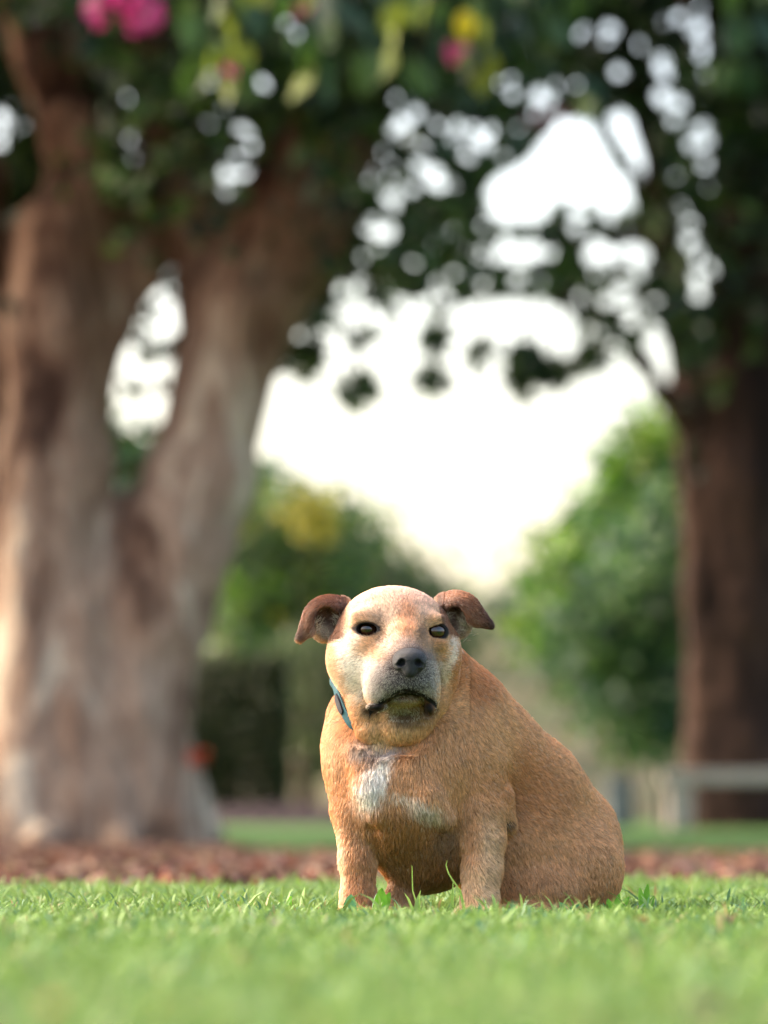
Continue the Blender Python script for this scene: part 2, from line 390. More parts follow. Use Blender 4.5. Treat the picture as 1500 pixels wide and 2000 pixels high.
# ---- crowns: leaf by leaf, with the openings the photograph shows
c8 = lambda X, Y_: (650 + .5667 * X, .5667 * Y_)
HOLES = []
for s_ in ("760,35 835,95 855,120 960,95 940,140 485,5,5 1195,70 1265,30 1275,85,7 1275,190 1035,165,7 985,250 1025,300 1140,250,14 1130,330,14 1200,360,12 1180,410,12 1270,440,12 1285,490,12 1280,570,7 "
           "1180,605,5 1300,655,3 1210,725,6 1235,770,8 1225,830,8 1250,900,12 1260,960,12 1260,1010,11 570,285,8 615,275,9 620,325,9 700,330,13 740,350,8 215,350,7 315,320,10 235,425,22 285,385,15 360,430,13 430,420,10 410,480,10 "
           "330,510,7 550,450,9 520,500,18 460,545,10 590,540,10 120,560,14 120,610,14 200,570,4 300,580,10 350,590,12 375,630,12 420,640,9 270,650,8 180,670,8 215,690,10 70,725,7 150,750,6 165,805,17 195,800,15 360,785,6 520,780,7 "
           "790,420,12 700,395,8 860,740,9 950,745,9 830,790,9 510,880,10 420,940,9 360,980,8 525,965,8 720,960,9 640,985,5 190,985,3 80,1050,6 75,1130,10 170,1095,9 240,1055,8 300,1100,10 330,1040,9 860,1030,8 940,1040,11 1010,1060,12 "
           "1130,1045,8 1030,1110,12 1000,950,8 900,940,6 1000,1010,10 1100,1130,9 750,880,6 940,960,6 1060,950,8 1050,880,14 900,870,15 980,880,12 5,1150,6 20,1210,8 250,1110,12 1110,700,6 280,560,7 250,470,10 480,440,6").split():
    q = [float(t) for t in s_.split(',')]; x_, y_ = c8(q[0], q[1]); HOLES.append((x_, y_, q[2] if len(q) > 2 else 9))
for s_ in ("0,470,12 0,550,12 565,155,14 620,150,10 655,130,7 590,195,10 1110,90,4 1180,150,7 495,385,3 440,610,11 550,590,11 580,545,8 590,500,5 545,640,7 930,500,3 890,685,13 865,755,4 935,610,5 950,680,6 1060,590,7 1125,540,13 "
           "1055,670,8 1110,640,7 430,865,8 795,910,7 720,1020,6 700,1090,10 690,1170,20 600,1210,15 560,1260,10 715,1305,7 490,1330,12 450,1420,24 560,1370,11 600,1520,26 450,1600,26 620,1600,22 520,1720,14 600,1740,14 640,1240,14 530,1820,10").split():
    q = [float(t) for t in s_.split(',')]; HOLES.append((q[0] * .5, q[1] * .5, q[2]))
rh = random.Random(12)
for (n_, u0, u1, v0, v1, r0, r1) in ((60, 690, 1310, 140, 640, 3, 7.5), (26, 200, 600, 235, 400, 2.5, 8), (8, 1290, 1400, 0, 620, 3, 7), (14, 240, 640, 40, 240, 2, 5), (16, 1000, 1400, 0, 150, 3, 8), (22, 560, 900, 560, 700, 4, 9)):
    for _ in range(n_): HOLES.append((rh.uniform(u0, u1), rh.uniform(v0, v1), rh.uniform(r0, r1)))
HOLES = np.array(HOLES)
GAPS = [[(505, 870), (520, 760), (560, 715), (640, 700), (700, 690), (740, 660), (800, 640), (860, 625), (900, 590), (960, 578), (1080, 590), (1130, 620), (1190, 665), (1240, 710), (1290, 790), (1320, 900), (1200, 1300), (700, 1300), (400, 1250), (460, 1050)],
        [(935, 370), (985, 335), (1040, 300), (1070, 255), (1120, 225), (1165, 235), (1190, 300), (1225, 350), (1250, 395), (1235, 415), (1180, 405), (1090, 395), (1060, 430), (1000, 445), (950, 420)],
        [(1170, 215), (1215, 205), (1250, 225), (1275, 300), (1287, 360), (1270, 378), (1240, 330), (1200, 270)],
        [(945, 495), (970, 470), (1040, 466), (1075, 485), (1060, 515), (1000, 528), (960, 520)],
        [(1130, 490), (1160, 465), (1205, 460), (1240, 435), (1275, 460), (1282, 505), (1250, 525), (1215, 500), (1180, 520), (1140, 510)],
        [(1245, 690), (1265, 650), (1290, 640), (1320, 700), (1332, 770), (1300, 795), (1275, 750)],
        [(190, 730), (235, 660), (262, 600), (300, 570), (330, 530), (372, 500), (384, 590), (350, 660), (345, 760), (318, 880), (272, 955), (228, 880), (195, 810)]]
def inpoly(u, v, poly):
    c = np.zeros(len(u), bool); n = len(poly)
    for i in range(n):
        (x1, y1), (x2, y2) = poly[i], poly[(i + 1) % n]
        if y1 == y2: continue
        c ^= ((y1 > v) != (y2 > v)) & (u < (x2 - x1) * (v - y1) / (y2 - y1) + x1)
    return c
def polydist(u, v, poly):
    """distance in pixels to a polygon, negative inside"""
    d = np.full(len(u), 1e9); n = len(poly)
    for i in range(n):
        (x1, y1), (x2, y2) = poly[i], poly[(i + 1) % n]
        t = np.clip(((u - x1) * (x2 - x1) + (v - y1) * (y2 - y1)) / ((x2 - x1) ** 2 + (y2 - y1) ** 2 + 1e-9), 0, 1)
        d = np.minimum(d, np.hypot(u - x1 - t * (x2 - x1), v - y1 - t * (y2 - y1)))
    return np.where(inpoly(u, v, poly), -d, d)
def open_at(u, v, gaps):
    o = np.zeros(len(u), bool)
    for g in gaps: o |= inpoly(u, v, g)
    return o
def cull(V, ju=10):
    """drop leaves whose outline crosses an opening"""
    n = V.shape[0]; bad = np.zeros(n, bool)
    cen_ = V.mean(1); fray = fbm(cen_ * [1, .4, 1], 2.6, 61) * 10 - 5 + rng.normal(0, 4, n)      # ragged, clumpy margins
    loose = fbm(cen_ * [1, .4, 1], 1.7, 62)
    for P_ in [V[:, k] for k in range(5)]:
        u, v = proj(P_)
        for g in GAPS:
            d = polydist(u, v, g); bad |= d < fray
            bad |= (d < fray + 30) & (loose > .1) & (rng.random(n) < .07)
    a_ = np.stack(proj(V[:, 0]), 1); b_ = np.stack(proj(V[:, 2]), 1); wd = np.hypot(*(np.stack(proj(V[:, 1]), 1) - np.stack(proj(V[:, 3]), 1)).T) * .36
    ab = b_ - a_; l2 = (ab ** 2).sum(1) + 1e-6
    for (x_, y_, r_) in HOLES:
        q = np.array([x_, y_]); t = np.clip(((q - a_) * ab).sum(1) / l2, .08, .92)
        bad |= np.hypot(*(q - a_ - t[:, None] * ab).T) < r_ * .54 + wd
    return ~bad
leaf_m = M('tree_leaf', .5, .35); leaf_m.leafy(leaf_m.attr(), .30)
def crown(name, centres, spread, per, pal, size, parent, seed, keep=None, do_cull=True, mat=None, kind=None):
    r = np.random.default_rng(seed); nC = len(centres)
    cidx = np.repeat(np.arange(nC), per); P_ = centres[cidx] + r.normal(size=(len(cidx), 3)) * spread
    if keep is not None: k_ = keep(P_); P_ = P_[k_]; cidx = cidx[k_]
    pc = pal[r.integers(0, len(pal), nC)] * r.uniform(.5, 1.3, (nC, 1))
    cols = np.clip(pc[cidx] * r.normal(1, .16, (len(cidx), 1)), .004, .9)
    s_ = r.uniform(.7, 1.25, len(cidx)) * size
    V, Fq, Cl = cards(P_, s_, s_ * .52, cols=cols, seed=seed + 1)
    if do_cull:
        k_ = cull(V.reshape(-1, 5, 3)); V = V.reshape(-1, 5, 3)[k_].reshape(-1, 3); Cl = Cl.reshape(-1, 5, 3)[k_].reshape(-1, 3)
        Fq = Fq[:k_.sum() * 4]
    return link(name, mesh_np(name, V, Fq, False, ((mat or leaf_m).m,), Cl), parent, kind=kind)
G1 = np.array([lin(h) for h in ('#27421f', '#1f3a20', '#35502a', '#486329', '#2a4a33', '#5b7a30', '#1b3120', '#3a5a26')]) * .78
def centres_uv(n, u0, u1, v0, v1, y0, y1, cond=None, seed=0):
    r = np.random.default_rng(seed); out = []
    while len(out) < n:
        u, v, y_ = r.uniform(u0, u1), r.uniform(v0, v1), r.uniform(y0, y1)
        if cond is None or cond(u, v, y_): out.append(at(u, v, y_))
    return np.array(out)
# lower edge of the canopy, as the leaves hang
def lowL(u): return np.interp(u, [-900, -200, 0, 240, 380, 520, 640, 760, 900, 1100], [900, 900, 700, 520, 560, 720, 770, 720, 690, 640])
def condL(u, v, y_):
    if v > lowL(u): return False
    if u < 250 and y_ < YL + .9: return v < -40
    if u < 700 and v > 380: return y_ > YL + .9
    if 430 < u < 720 and v > 285: return y_ > YL + .9
    return True
def lowR(u): return np.interp(u, [700, 900, 1100, 1250, 1330, 1400, 1700, 2300], [600, 640, 640, 720, 690, 540, 620, 900])
def condR(u, v, y_):
    if v > lowR(u): return False
    if u > 1335 and v > 300 and y_ < YR + .4: return (v < 640 and random.random() < .12)
    return True
cL = np.concatenate([centres_uv(1500, -150, 1000, -120, 800, 22.2, 27.5, condL, 1), centres_uv(700, -1500, 1400, -1100, -80, 20.5, 28, None, 2), centres_uv(260, -1500, -100, -200, 900, 22.5, 28, None, 3)])
crown('crown', cL, .17, 22, G1, .075, treeL, 11)
cR = np.concatenate([centres_uv(1350, 720, 1650, -120, 760, 28.5, 35, condR, 4), centres_uv(550, 700, 2600, -800, -80, 27, 36, None, 5), centres_uv(220, 1560, 2600, -200, 900, 29, 36, None, 6)])
crown('crown', cR, .22, 22, G1 * .85, .095, treeR, 21)
# drooping tips that hang into the bright opening
tips = [(1030, 728, 40), (1085, 722, 20), (1155, 690, 20), (700, 758, 20), (843, 738, 12), (850, 665, 16), (940, 690, 8), (600, 720, 10)]
tc_ = []
for (u, v, r_) in tips:
    for _ in range(int(r_ * .85)):
        tc_.append(at(u + rng.normal(0, r_ * .5), v + rng.normal(0, r_ * .5), 28.5 + rng.normal(0, .2)))
crown('drooping_leaves', np.array(tc_), .05, 4, G1 * .8, .08, treeR, 31, do_cull=False)
lt_ = []
for (u, v, r_) in [(345, 560, 14), (255, 650, 14), (330, 680, 18), (292, 615, 12), (262, 760, 8), (238, 850, 8), (305, 850, 10), (268, 915, 16), (320, 760, 10), (215, 730, 10), (280, 690, 9)]:
    for _ in range(int(r_ * .9)): rng.random() < .55 and lt_.append(at(u + rng.normal(0, r_ * .6), v + rng.normal(0, r_ * .6), 26 + rng.normal(0, .3)))
crown('drooping_leaves', np.array(lt_), .04, 3, G1, .06, treeL, 35, do_cull=False)
tw = []
for (u, v, r_) in tips: tw.append([at(u, v, 28.5), at(u + 6, v - 70, 28.6), at(u + 14, v - 170, 28.8)])
for pth in tw:
    tv_, tf_ = [], []
    for a_, b_ in zip(pth, pth[1:]):
        d = (b_ - a_).normalized(); s1 = d.cross(Vector((0, 1, 0))).normalized() * .011; s2 = d.cross(s1).normalized() * .011; o_ = len(tv_)
        for e_ in (a_, b_):
            for sg in (s1, s2, -s1, -s2): tv_.append(e_ + sg)
        tf_ += [(o_ + k, o_ + (k + 1) % 4, o_ + 4 + (k + 1) % 4, o_ + 4 + k) for k in range(4)]
    link('twig', mesh_np('twig', np.array([tuple(v) for v in tv_]), np.array(tf_), True, (barkR,)), treeR)

# ---- background trees and shrubs
def poly_centres(n, poly, y0, y1, seed):
    r = np.random.default_rng(seed); p_ = np.array(poly); out = []
    while len(out) < n:
        u = r.uniform(p_[:, 0].min(), p_[:, 0].max()); v = r.uniform(p_[:, 1].min(), p_[:, 1].max())
        if inpoly(np.array([u]), np.array([v]), poly)[0]: out.append(at(u, v, r.uniform(y0, y1)))
    return np.array(out)
def patch(name, label, cat, base, chains, Y, polys, pal, size, spread, seed, n=500, per=16, group=None):
    e_ = empty(name, Vector((at(*base, Y).x, Y, float(gz(Y)))), label=label, cat=cat, group=group)
    wood('trunk', chains, Y, .09, barkR, e_, .02, .1)
    crown('crown', np.concatenate([poly_centres(max(20, int(n * w_)), p_, Y + a_, Y + b_, seed + i) for i, (p_, a_, b_, w_) in enumerate(polys)]), spread, per, pal, size, e_, seed, do_cull=False)
    return e_
GB = np.array([lin(h) for h in ('#5f8a1e', '#6d9426', '#4c7a22', '#3c6a2a', '#7f9a2c')]) * .75
GD = np.array([lin(h) for h in ('#33552c', '#2b4d38', '#3f5f2a', '#26442c', '#4d6f2e')])
patch('shrubby_tree', 'bright green bushy tree between the dog and the dark trunk', 'tree', (1200, 1600), [[(1230, 1620, 0, 14), (1220, 1400, 0, 12), (1200, 1150, 0, 9)]], 42,
      [([(1240, 880), (1280, 850), (1350, 880), (1345, 1260), (1180, 1280), (1110, 1230), (1070, 1190), (1075, 1140), (1145, 1060), (1215, 970)], -.5, 2.2, 1.0)], GB, .10, .22, 51, 420, 18)
patch('shrubby_tree', 'dark green bush hanging low beneath the bright bushy tree', 'tree', (1290, 1600), [[(1290, 1620, 0, 12), (1285, 1400, 0, 10), (1270, 1200, 0, 8)]], 39,
      [([(1190, 1180), (1260, 1000), (1345, 1000), (1350, 1440), (1290, 1450), (1230, 1420), (1185, 1400), (1150, 1330), (1100, 1270), (1120, 1200)], -.5, 2, 1.0)], GD, .09, .2, 55, 260, 18)
patch('shrubby_tree', 'blue green bush beyond the rail, below the tip of the bright sky opening', 'tree', (1020, 1600), [[(1020, 1620, 0, 9), (1030, 1450, 0, 8), (1035, 1230, 0, 5)]], 50,
      [([(1015, 1205), (1060, 1175), (1120, 1190), (1100, 1240), (1020, 1240)], -.5, 2, 1.0)], GD * .8, .09, .2, 57, 70, 14)
patch('background_tree', 'green tree with yellow tips left of the dog, behind the fork', 'tree', (560, 1600), [[(560, 1620, 0, 12), (560, 1400, 0, 10), (560, 1150, 0, 8)]], 56,
      [([(450, 970), (515, 965), (585, 985), (650, 1020), (700, 1060), (690, 1160), (600, 1240), (470, 1250), (430, 1200)], -.5, 3, 1.0)], np.concatenate([GD, GD, GB[:2], [lin('#7d7f2a')]]), .12, .28, 61, 260, 16)
patch('background_tree', 'dull olive tree rising just behind the head of the dog', 'tree', (760, 1600), [[(760, 1620, 0, 12), (760, 1400, 0, 10), (750, 1150, 0, 8)]], 62,
      [([(640, 1030), (720, 1065), (780, 1100), (830, 1140), (850, 1200), (900, 1230), (900, 1330), (650, 1300), (640, 1150)], -.5, 3, 1.0)], np.concatenate([GD, [lin('#6c6f45'), lin('#7d7850')]]), .12, .28, 65, 240, 16)
patch('flowering_shrub', 'yellow flowering treetop at the lower left of the sky opening', 'shrub', (600, 1600), [[(600, 1620, 0, 9), (605, 1300, 0, 7), (605, 1040, 0, 5)]], 54,
      [([(570, 985), (600, 975), (650, 1005), (645, 1035), (590, 1030)], -.3, .6, 1.0)], np.array([lin('#b0a02a'), lin('#8d8c2c'), lin('#6f7a30')]), .08, .12, 67, 26, 14)
patch('olive_shrub', 'dull olive shrub standing between the dark hedge and the shoulder of the dog', 'shrub', (600, 1600), [[(600, 1625, 0, 22), (598, 1500, 0, 20), (600, 1350, 0, 18)]], 48,
      [([(560, 1275), (620, 1262), (680, 1280), (680, 1460), (610, 1500), (560, 1450)], -.4, 1.2, 1.0)], np.array([lin(h) for h in ('#4c5a34', '#5a6440', '#66664a', '#43522f')]), .08, .18, 69, 150, 16)
# trimmed hedge
e_ = empty('hedge', Vector((at(448, 1590, 38).x, 38, float(gz(38)))), label='dark square clipped hedge between the pale trunk and the dog', cat='hedge')
hx0, hx1 = at(328, 1500, 38).x, at(548, 1500, 38).x; hz1 = at(0, 1285, 38).z
n_ = 7000
Pc = np.stack([rng.uniform(hx0, hx1, n_), rng.uniform(37.6, 38.6, n_), rng.uniform(.1, hz1, n_)], 1)
f_ = rng.integers(0, 4, n_); Pc[f_ == 0, 1] = 37.6; Pc[f_ == 1, 0] = hx0; Pc[f_ == 2, 0] = hx1
Pc += rng.normal(0, .03, Pc.shape)
V, Fq, Cl = cards(Pc, .05, .03, cols=(np.array([lin(h) for h in ('#37481f', '#2c3a1c', '#46442a')]) * .9)[rng.integers(0, 3, n_)], seed=71)
link('foliage', mesh_np('foliage', V, Fq, False, (leaf_m.m,), Cl), e_)
wood('stems', [[(400, 1600, 0, 8), (400, 1400, 0, 5)], [(450, 1600, .1, 8), (452, 1400, .1, 5)], [(505, 1600, 0, 8), (500, 1400, 0, 5)]], 38, .02, barkR, e_, .0, .05)
# line of far trees along both sides, outside the bright opening
tl = []
r_ = np.random.default_rng(77)
for i in range(900):
    u = r_.uniform(-9000, 10500)
    top = np.interp(u, [-9000, -1200, 100, 480, 620, 860, 1000, 1120, 1350, 2400, 10500], [300, 500, 860, 1080, 1220, 1300, 1300, 1240, 1000, 500, 300])
    tl.append(at(u, r_.uniform(top, 1620), r_.uniform(92, 104)))
for i in range(420):
    u = r_.uniform(-200, 1700); top = np.interp(u, [-200, 100, 480, 620, 860, 1000, 1120, 1350, 1700], [700, 860, 1080, 1220, 1300, 1300, 1240, 1000, 800])
    tl.append(at(u, r_.uniform(top, 1620), r_.uniform(88, 95)))
crown('treeline', np.array(tl), .75, 34, GD, .42, None, 81, do_cull=False, kind='stuff')
bpy.data.objects['treeline']['label'] = 'far belt of trees behind the park'; bpy.data.objects['treeline']['category'] = 'trees'

# ================================================================== OVERHANGING BRANCH, FLOWERS
def leaf_mesh(name, L, W, mat, seed=0, cup=.18):
    """pointed oval leaf with a raised midrib, n x 3 grid"""
    r = random.Random(seed); V = []; Fq = []; n = 7
    for i in range(n + 1):
        t = i / n; w = W * .5 * (math.sin(math.pi * t ** .85) ** .8) + .001; z = -L * .22 * t * t
        for s_ in (-1, 0, 1): V.append((s_ * w, t * L, z + abs(s_) * w * cup * 2 + r.uniform(-1, 1) * .002))
    for i in range(n):
        for k in range(2): a = i * 3 + k; Fq.append((a, a + 1, a + 4, a + 3))
    return mesh_np(name, V, Fq, True, (mat,))
def leafmat(name, hexes, trans=.4):
    m_ = M(name, .45, .4); ve = m_.coord((30, 30, 30)); m_.leafy(m_.ramp(m_.noise(1, 4, .6, ve), [(.3, lin(hexes[0])), (.7, lin(hexes[1]))]), trans); return m_.m
lm_y = leafmat('yellow_green_leaf', ('#606e22', '#7e8c2e')); lm_g = leafmat('mid_green_leaf', ('#2f4c1e', '#426024')); lm_d = leafmat('deep_green_leaf', ('#1a331e', '#244226'))
lm_yy = leafmat('yellow_leaf', ('#b4a41f', '#d4c430')); lm_p = leafmat('magenta_bract', ('#94205a', '#b03474'), .35); lm_pp = leafmat('dusty_pink_bract', ('#94525c', '#b47882'), .35)
meshes = {k: leaf_mesh('leaf', .20, .13, m_, i) for i, (k, m_) in enumerate((('y', lm_y), ('g', lm_g), ('d', lm_d), ('Y', lm_yy)))}
def aim(o, loc, yaw, pitch, roll, sc=1.0):
    o.location = loc; o.rotation_euler = (pitch, roll, yaw); o.scale = (sc, sc, sc)
def branch(label, path, Yb, leaves, seed, group=None):
    e_ = empty('leafy_branch', at(path[0][0], path[0][1], Yb), label=label, cat='branch', group=group)
    wood('stem', [[(u, v, 0, r) for (u, v, r) in path]], Yb, .008, barkR, e_, .0, .02)
    r = random.Random(seed)
    for (u, v, k, sc) in leaves:
        o = bpy.data.objects.new('leaf', meshes[k]); C.objects.link(o); o.parent = e_
        o.matrix_parent_inverse = Matrix.Translation(e_.location).inverted()
        aim(o, at(u, v, Yb + r.uniform(-.15, .15)), r.uniform(0, 6.28), r.uniform(-1.9, -1.1), r.uniform(-.5, .5), sc)
    return e_
r = random.Random(5)
def scatter_leaves(n, u0, u1, v0, v1, kinds, s0=.8, s1=1.2): return [(r.uniform(u0, u1), r.uniform(v0, v1), r.choice(kinds), r.uniform(s0, s1)) for _ in range(n)]
branch('leafy branch with broad yellow green leaves hanging in the shade beside the fork', [(360, -260, 10), (420, -60, 7), (450, 60, 4), (470, 130, 2)], 19.5,
       [(430, 130, 'y', .9), (470, 120, 'y', .85), (450, 90, 'y', .8)] + scatter_leaves(16, 350, 560, -60, 130, 'ggdgy') , 1)
branch('green leafy branch along the top edge between two flower clusters', [(700, -260, 9), (700, -60, 6), (690, 40, 4), (680, 100, 2)], 20.2,
       scatter_leaves(20, 560, 760, -60, 110, 'gddgy'), 2)
branch('branch with one bright yellow leaf at the top of the photo', [(860, -260, 9), (850, -60, 6), (830, 60, 4), (800, 130, 2)], 19.8,
       [(905, 20, 'Y', .75), (800, 10, 'y', .7), (840, 0, 'y', .8), (735, 100, 'g', 1.1), (760, 90, 'y', .8)] + scatter_leaves(14, 740, 980, -60, 110, 'gdgyd'), 3)
branch('dark leafy branch at the top right corner', [(1350, -260, 9), (1330, -60, 6), (1340, 60, 4)], 21,
       scatter_leaves(18, 1000, 1140, -80, 30, 'dgd') + scatter_leaves(12, 1400, 1540, -60, 120, 'dgd') + scatter_leaves(6, 1100, 1160, 130, 190, 'gdg', .8, .9), 4)
bract = {'m': leaf_mesh('bract', .05, .042, lm_p, 9, .3), 'p': leaf_mesh('bract', .05, .042, lm_pp, 10, .3)}
def flowers(label, u, v, rad, n, kind, Yb, seed, sc=1.0):
    e_ = empty('flower_cluster', at(u, v - rad, Yb), label=label, cat='flowers', group='pink flowers in the canopy')
    wood('stalk', [[(u + 6, v - rad * 2.4, 0, 3), (u, v - rad, 0, 2.4), (u, v, 0, 1.6)]], Yb, .006, barkR, e_, .0, .02)
    r = random.Random(seed)
    for _ in range(n):
        a, q = r.uniform(0, 6.28), rad * math.sqrt(r.random())
        o = bpy.data.objects.new('bract', bract[kind]); C.objects.link(o); o.parent = e_; o.matrix_parent_inverse = Matrix.Translation(e_.location).inverted()
        aim(o, at(u + q * math.cos(a) * 1.25, v + q * math.sin(a) * .75, Yb + r.uniform(-.1, .1)), r.uniform(0, 6.28), r.uniform(-1.8, 1.8), r.uniform(-1, 1), r.uniform(.9, 1.6) * sc)
flowers('largest bright magenta flower cluster, above the pale fork', 240, 16, 48, 44, 'm', 19, 1, 1.1)
flowers('small magenta flower under the yellow leaf', 888, 104, 14, 10, 'm', 19.6, 2, .75)
flowers('dusty pink flower cluster at the edge of the upper sky opening', 1035, 238, 26, 20, 'p', 26, 3, 1.2)
flowers('dim magenta flower cluster at the top, between green leaves', 620, 18, 26, 14, 'm', 21.5, 4)
flowers('tiny dark pink flower hanging over the yellow green leaves', 456, 132, 8, 4, 'm', 19.2, 5, .6)
flowers('faint pink sprig high among the light spots', 1100, 232, 16, 9, 'p', 27, 6)

# ================================================================== RAIL, POSTS, RED BLOOM
pw_ = M('weathered_pale_timber', .85, .2); pv_ = pw_.coord((1, 1, 6))
pw_.base(pw_.ramp(pw_.noise(3, 6, .6, pv_), [(.3, lin('#857c74')), (.55, lin('#a89e94')), (.75, lin('#c4bcb0'))])); pw_.bump(pw_.noise(30, 4, .6, pv_), .4, .01)
bw_ = M('grey_blue_painted_timber', .8, .2); bw_.base(bw_.ramp(bw_.noise(5), [(.3, lin('#5f676e')), (.7, lin('#7c848a'))]))
def bevel_box(name, c, hx, hy, hz, mat, parent, bev=.01, segs=4, taper=1.0, kind=None):
    import bmesh
    bm = bmesh.new(); bmesh.ops.create_cube(bm, size=2)
    for v in bm.verts:
        k = taper if v.co.z > 0 else 1.0
        v.co = Vector((v.co.x * hx * k, v.co.y * hy * k, v.co.z * hz))
    bmesh.ops.bevel(bm, geom=bm.edges[:], offset=bev, segments=2, profile=.5, affect='EDGES')
    me = bpy.data.meshes.new(name); bm.to_mesh(me); bm.free(); me.materials.append(mat)
    o = link(name, me, parent); o.location = Vector(c)
    if parent is not None: o.matrix_parent_inverse = Matrix.Translation(parent.location).inverted()
    return o
YF = 29.6; px = YF / F; g0 = float(gz(YF))
e_ = empty('rail_fence', Vector((at(1330, 1600, YF).x, YF, g0)), label='low pale timber rail on square posts in front of the dark trunk', cat='fence')
for u in (1328, 1560, 1790, 2020):
    c_ = at(u, 1570, YF); bevel_box('post', (c_.x, YF, g0 + .155), .083, .083, .175, pw_.m, e_)
for k, (u0, u1) in enumerate(((1290, 1558), (1562, 1790), (1794, 2040))):
    a_, b_ = at(u0, 1520, YF).x, at(u1, 1520, YF).x
    bevel_box('rail', ((a_ + b_) / 2, YF - .004, g0 + .33 + .03), (b_ - a_) / 2, .10, .048, pw_.m, e_)
c_ = at(1210, 1560, YF + 2)
e2 = empty('bollard', Vector((c_.x, YF + 2, float(gz(YF + 2)))), label='short grey blue post standing alone between the dog and the pale rail', cat='bollard')
bevel_box('post', (c_.x, YF + 2, float(gz(YF + 2)) + .16), .085, .085, .18, bw_.m, e2); bevel_box('cap', (c_.x, YF + 2, float(gz(YF + 2)) + .355), .095, .095, .014, bw_.m, e2, .006)
# low dark mounds added where only strips of shade lie beyond the lawn
dk = M('dark_shade_strip', .95, .1); dk.base(dk.ramp(dk.noise(6, 6, .7), [(.3, lin('#2e2629')), (.7, lin('#463a3a'))]))
def mound(name, u0, u1, Y, h, mat, label=None):
    x0, x1 = at(u0, 1600, Y).x, at(u1, 1600, Y).x; V = []; Fq = []; n, m = 40, 8
    for i in range(n + 1):
        for j in range(m + 1):
            t = i / n; s_ = j / m; e = math.sin(math.pi * min(1, max(0, t))) ** .35
            V.append((x0 + (x1 - x0) * t, Y + s_ * 1.6, float(gz(Y)) - .02 + h * e * math.sin(math.pi * s_) * (1 + .15 * math.sin(i * 1.7))))
    for i in range(n):
        for j in range(m): a = i * (m + 1) + j; Fq.append((a, a + m + 1, a + m + 2, a + 1))
    return link(name, mesh_np(name, V, Fq, True, (mat,)), kind='structure')
mound('shade_mound', 300, 760, 36.2, .20, dk.m); mound('shade_mound', 1290, 2200, 32.5, .22, dk.m)
# red bloom beside the trunk
rm = leafmat('red_bract', ('#8e3420', '#a84a32'), .3); rb = leaf_mesh('bract', .08, .05, rm, 12, .3)
e_ = empty('red_flower', Vector((at(392, 1650, 23.2).x, 23.2, float(gz(23.2)))), label='single red orange bloom on a stalk beside the massive trunk', cat='flower')
wood('stalk', [[(398, 1660, 0, 3), (392, 1560, 0, 2.6), (386, 1480, 0, 2.4)]], 23.2, .006, barkR, e_, 0, .01)
for i in range(16):
    o = bpy.data.objects.new('bract', rb); C.objects.link(o); o.parent = e_; o.matrix_parent_inverse = Matrix.Translation(e_.location).inverted()
    aim(o, at(386, 1478, 23.2), i * 2.4, r.uniform(-.7, .9), r.uniform(-.4, .4), r.uniform(.7, 1.0))

# ================================================================== SMALL THINGS IN THE LAWN
wm1 = leafmat('weed_leaf', ('#3f7a4a', '#5f9a5c'), .35); wm2 = leafmat('bright_weed_leaf', ('#5c9a1c', '#7cba30'), .5)
def weed(label, u, v, Yw, spec, mat):
    """spec: list of (lean sideways in px, height px, width px)"""
    p_ = at(u, v, Yw); e_ = empty('broadleaf_weed', Vector((p_.x, Yw, 0)), label=label, cat='weed', group='broad leaved weeds in the lawn')
    pxw = Yw / F
    for i, (lx, hp, wp_) in enumerate(spec):
        L_ = math.hypot(lx, hp) * pxw * .92; me = leaf_mesh('leaf', L_, wp_ * pxw * .8, mat, i + int(u), .10)
        o = link('leaf', me, e_); o.location = (p_.x, Yw + .004 * i, p_.z); o.matrix_parent_inverse = Matrix.Translation(e_.location).inverted()
        o.rotation_euler = (math.pi / 2 - .12, math.atan2(lx, hp), 0)
        o.rotation_mode = 'XYZ'
yf = D0 - .06
weed('blue green broad leaf over the foreleg at the left', 682, 1790, yf, [(4, 48, 28), (-10, 30, 16)], wm1)
weed('bright green broad leaf plant between the forelegs', 742, 1790, yf, [(4, 62, 30), (22, 52, 20), (-14, 36, 14)], wm2)
weed('small flat green leaf plant before the resting haunch', 1118, 1795, yf, [(-28, 36, 20), (18, 34, 20), (2, 30, 16)], wm1)
weed('leafy green weed at the rump of the dog', 1200, 1795, yf + .02, [(-14, 44, 18), (12, 54, 16), (34, 48, 14)], wm2)
weed('tall green weed in the grass just right of the dog', 1258, 1790, yf + .05, [(-8, 62, 14), (10, 70, 15), (24, 44, 12)], wm2)
weed('low weed with pale leaves near the right edge of the lawn', 1440, 1800, yf + .02, [(-24, 34, 14), (16, 40, 14)], wm1)
weed('broad weed leaf left of the forelegs in the grass', 556, 1790, yf, [(-10, 36, 14), (14, 44, 12)], wm2)
bm_ = leafmat('grass_stem_green', ('#7fae50', '#a3c46c'), .4)
def stem(label, pts, Yw, wmm):
    p0 = at(*pts[0], Yw); V = []; Fq = []
    for i, (u, v) in enumerate(pts):
        p_ = at(u, v, Yw - .004 * i); t = i / (len(pts) - 1); w = wmm * .001 * (1 - t) ** .6 * .5 + .0002
        V += [(p_.x - w, p_.y, p_.z), (p_.x, p_.y - w * .5, p_.z + w * .3), (p_.x + w, p_.y, p_.z)]
    for i in range(len(pts) - 1):
        for k in range(2): a = i * 3 + k; Fq.append((a, a + 1, a + 4, a + 3))
    link('grass_stem', mesh_np('grass_stem', V, Fq, True, (bm_,)), label=label, cat='grass stem', group='tall grass stems by the dog')
stem('long curling grass blade arching in front of the right foreleg', [(908, 1790), (904, 1760), (898, 1738), (886, 1722), (876, 1706), (871, 1690), (874, 1680)], yf - .02, 3.2)
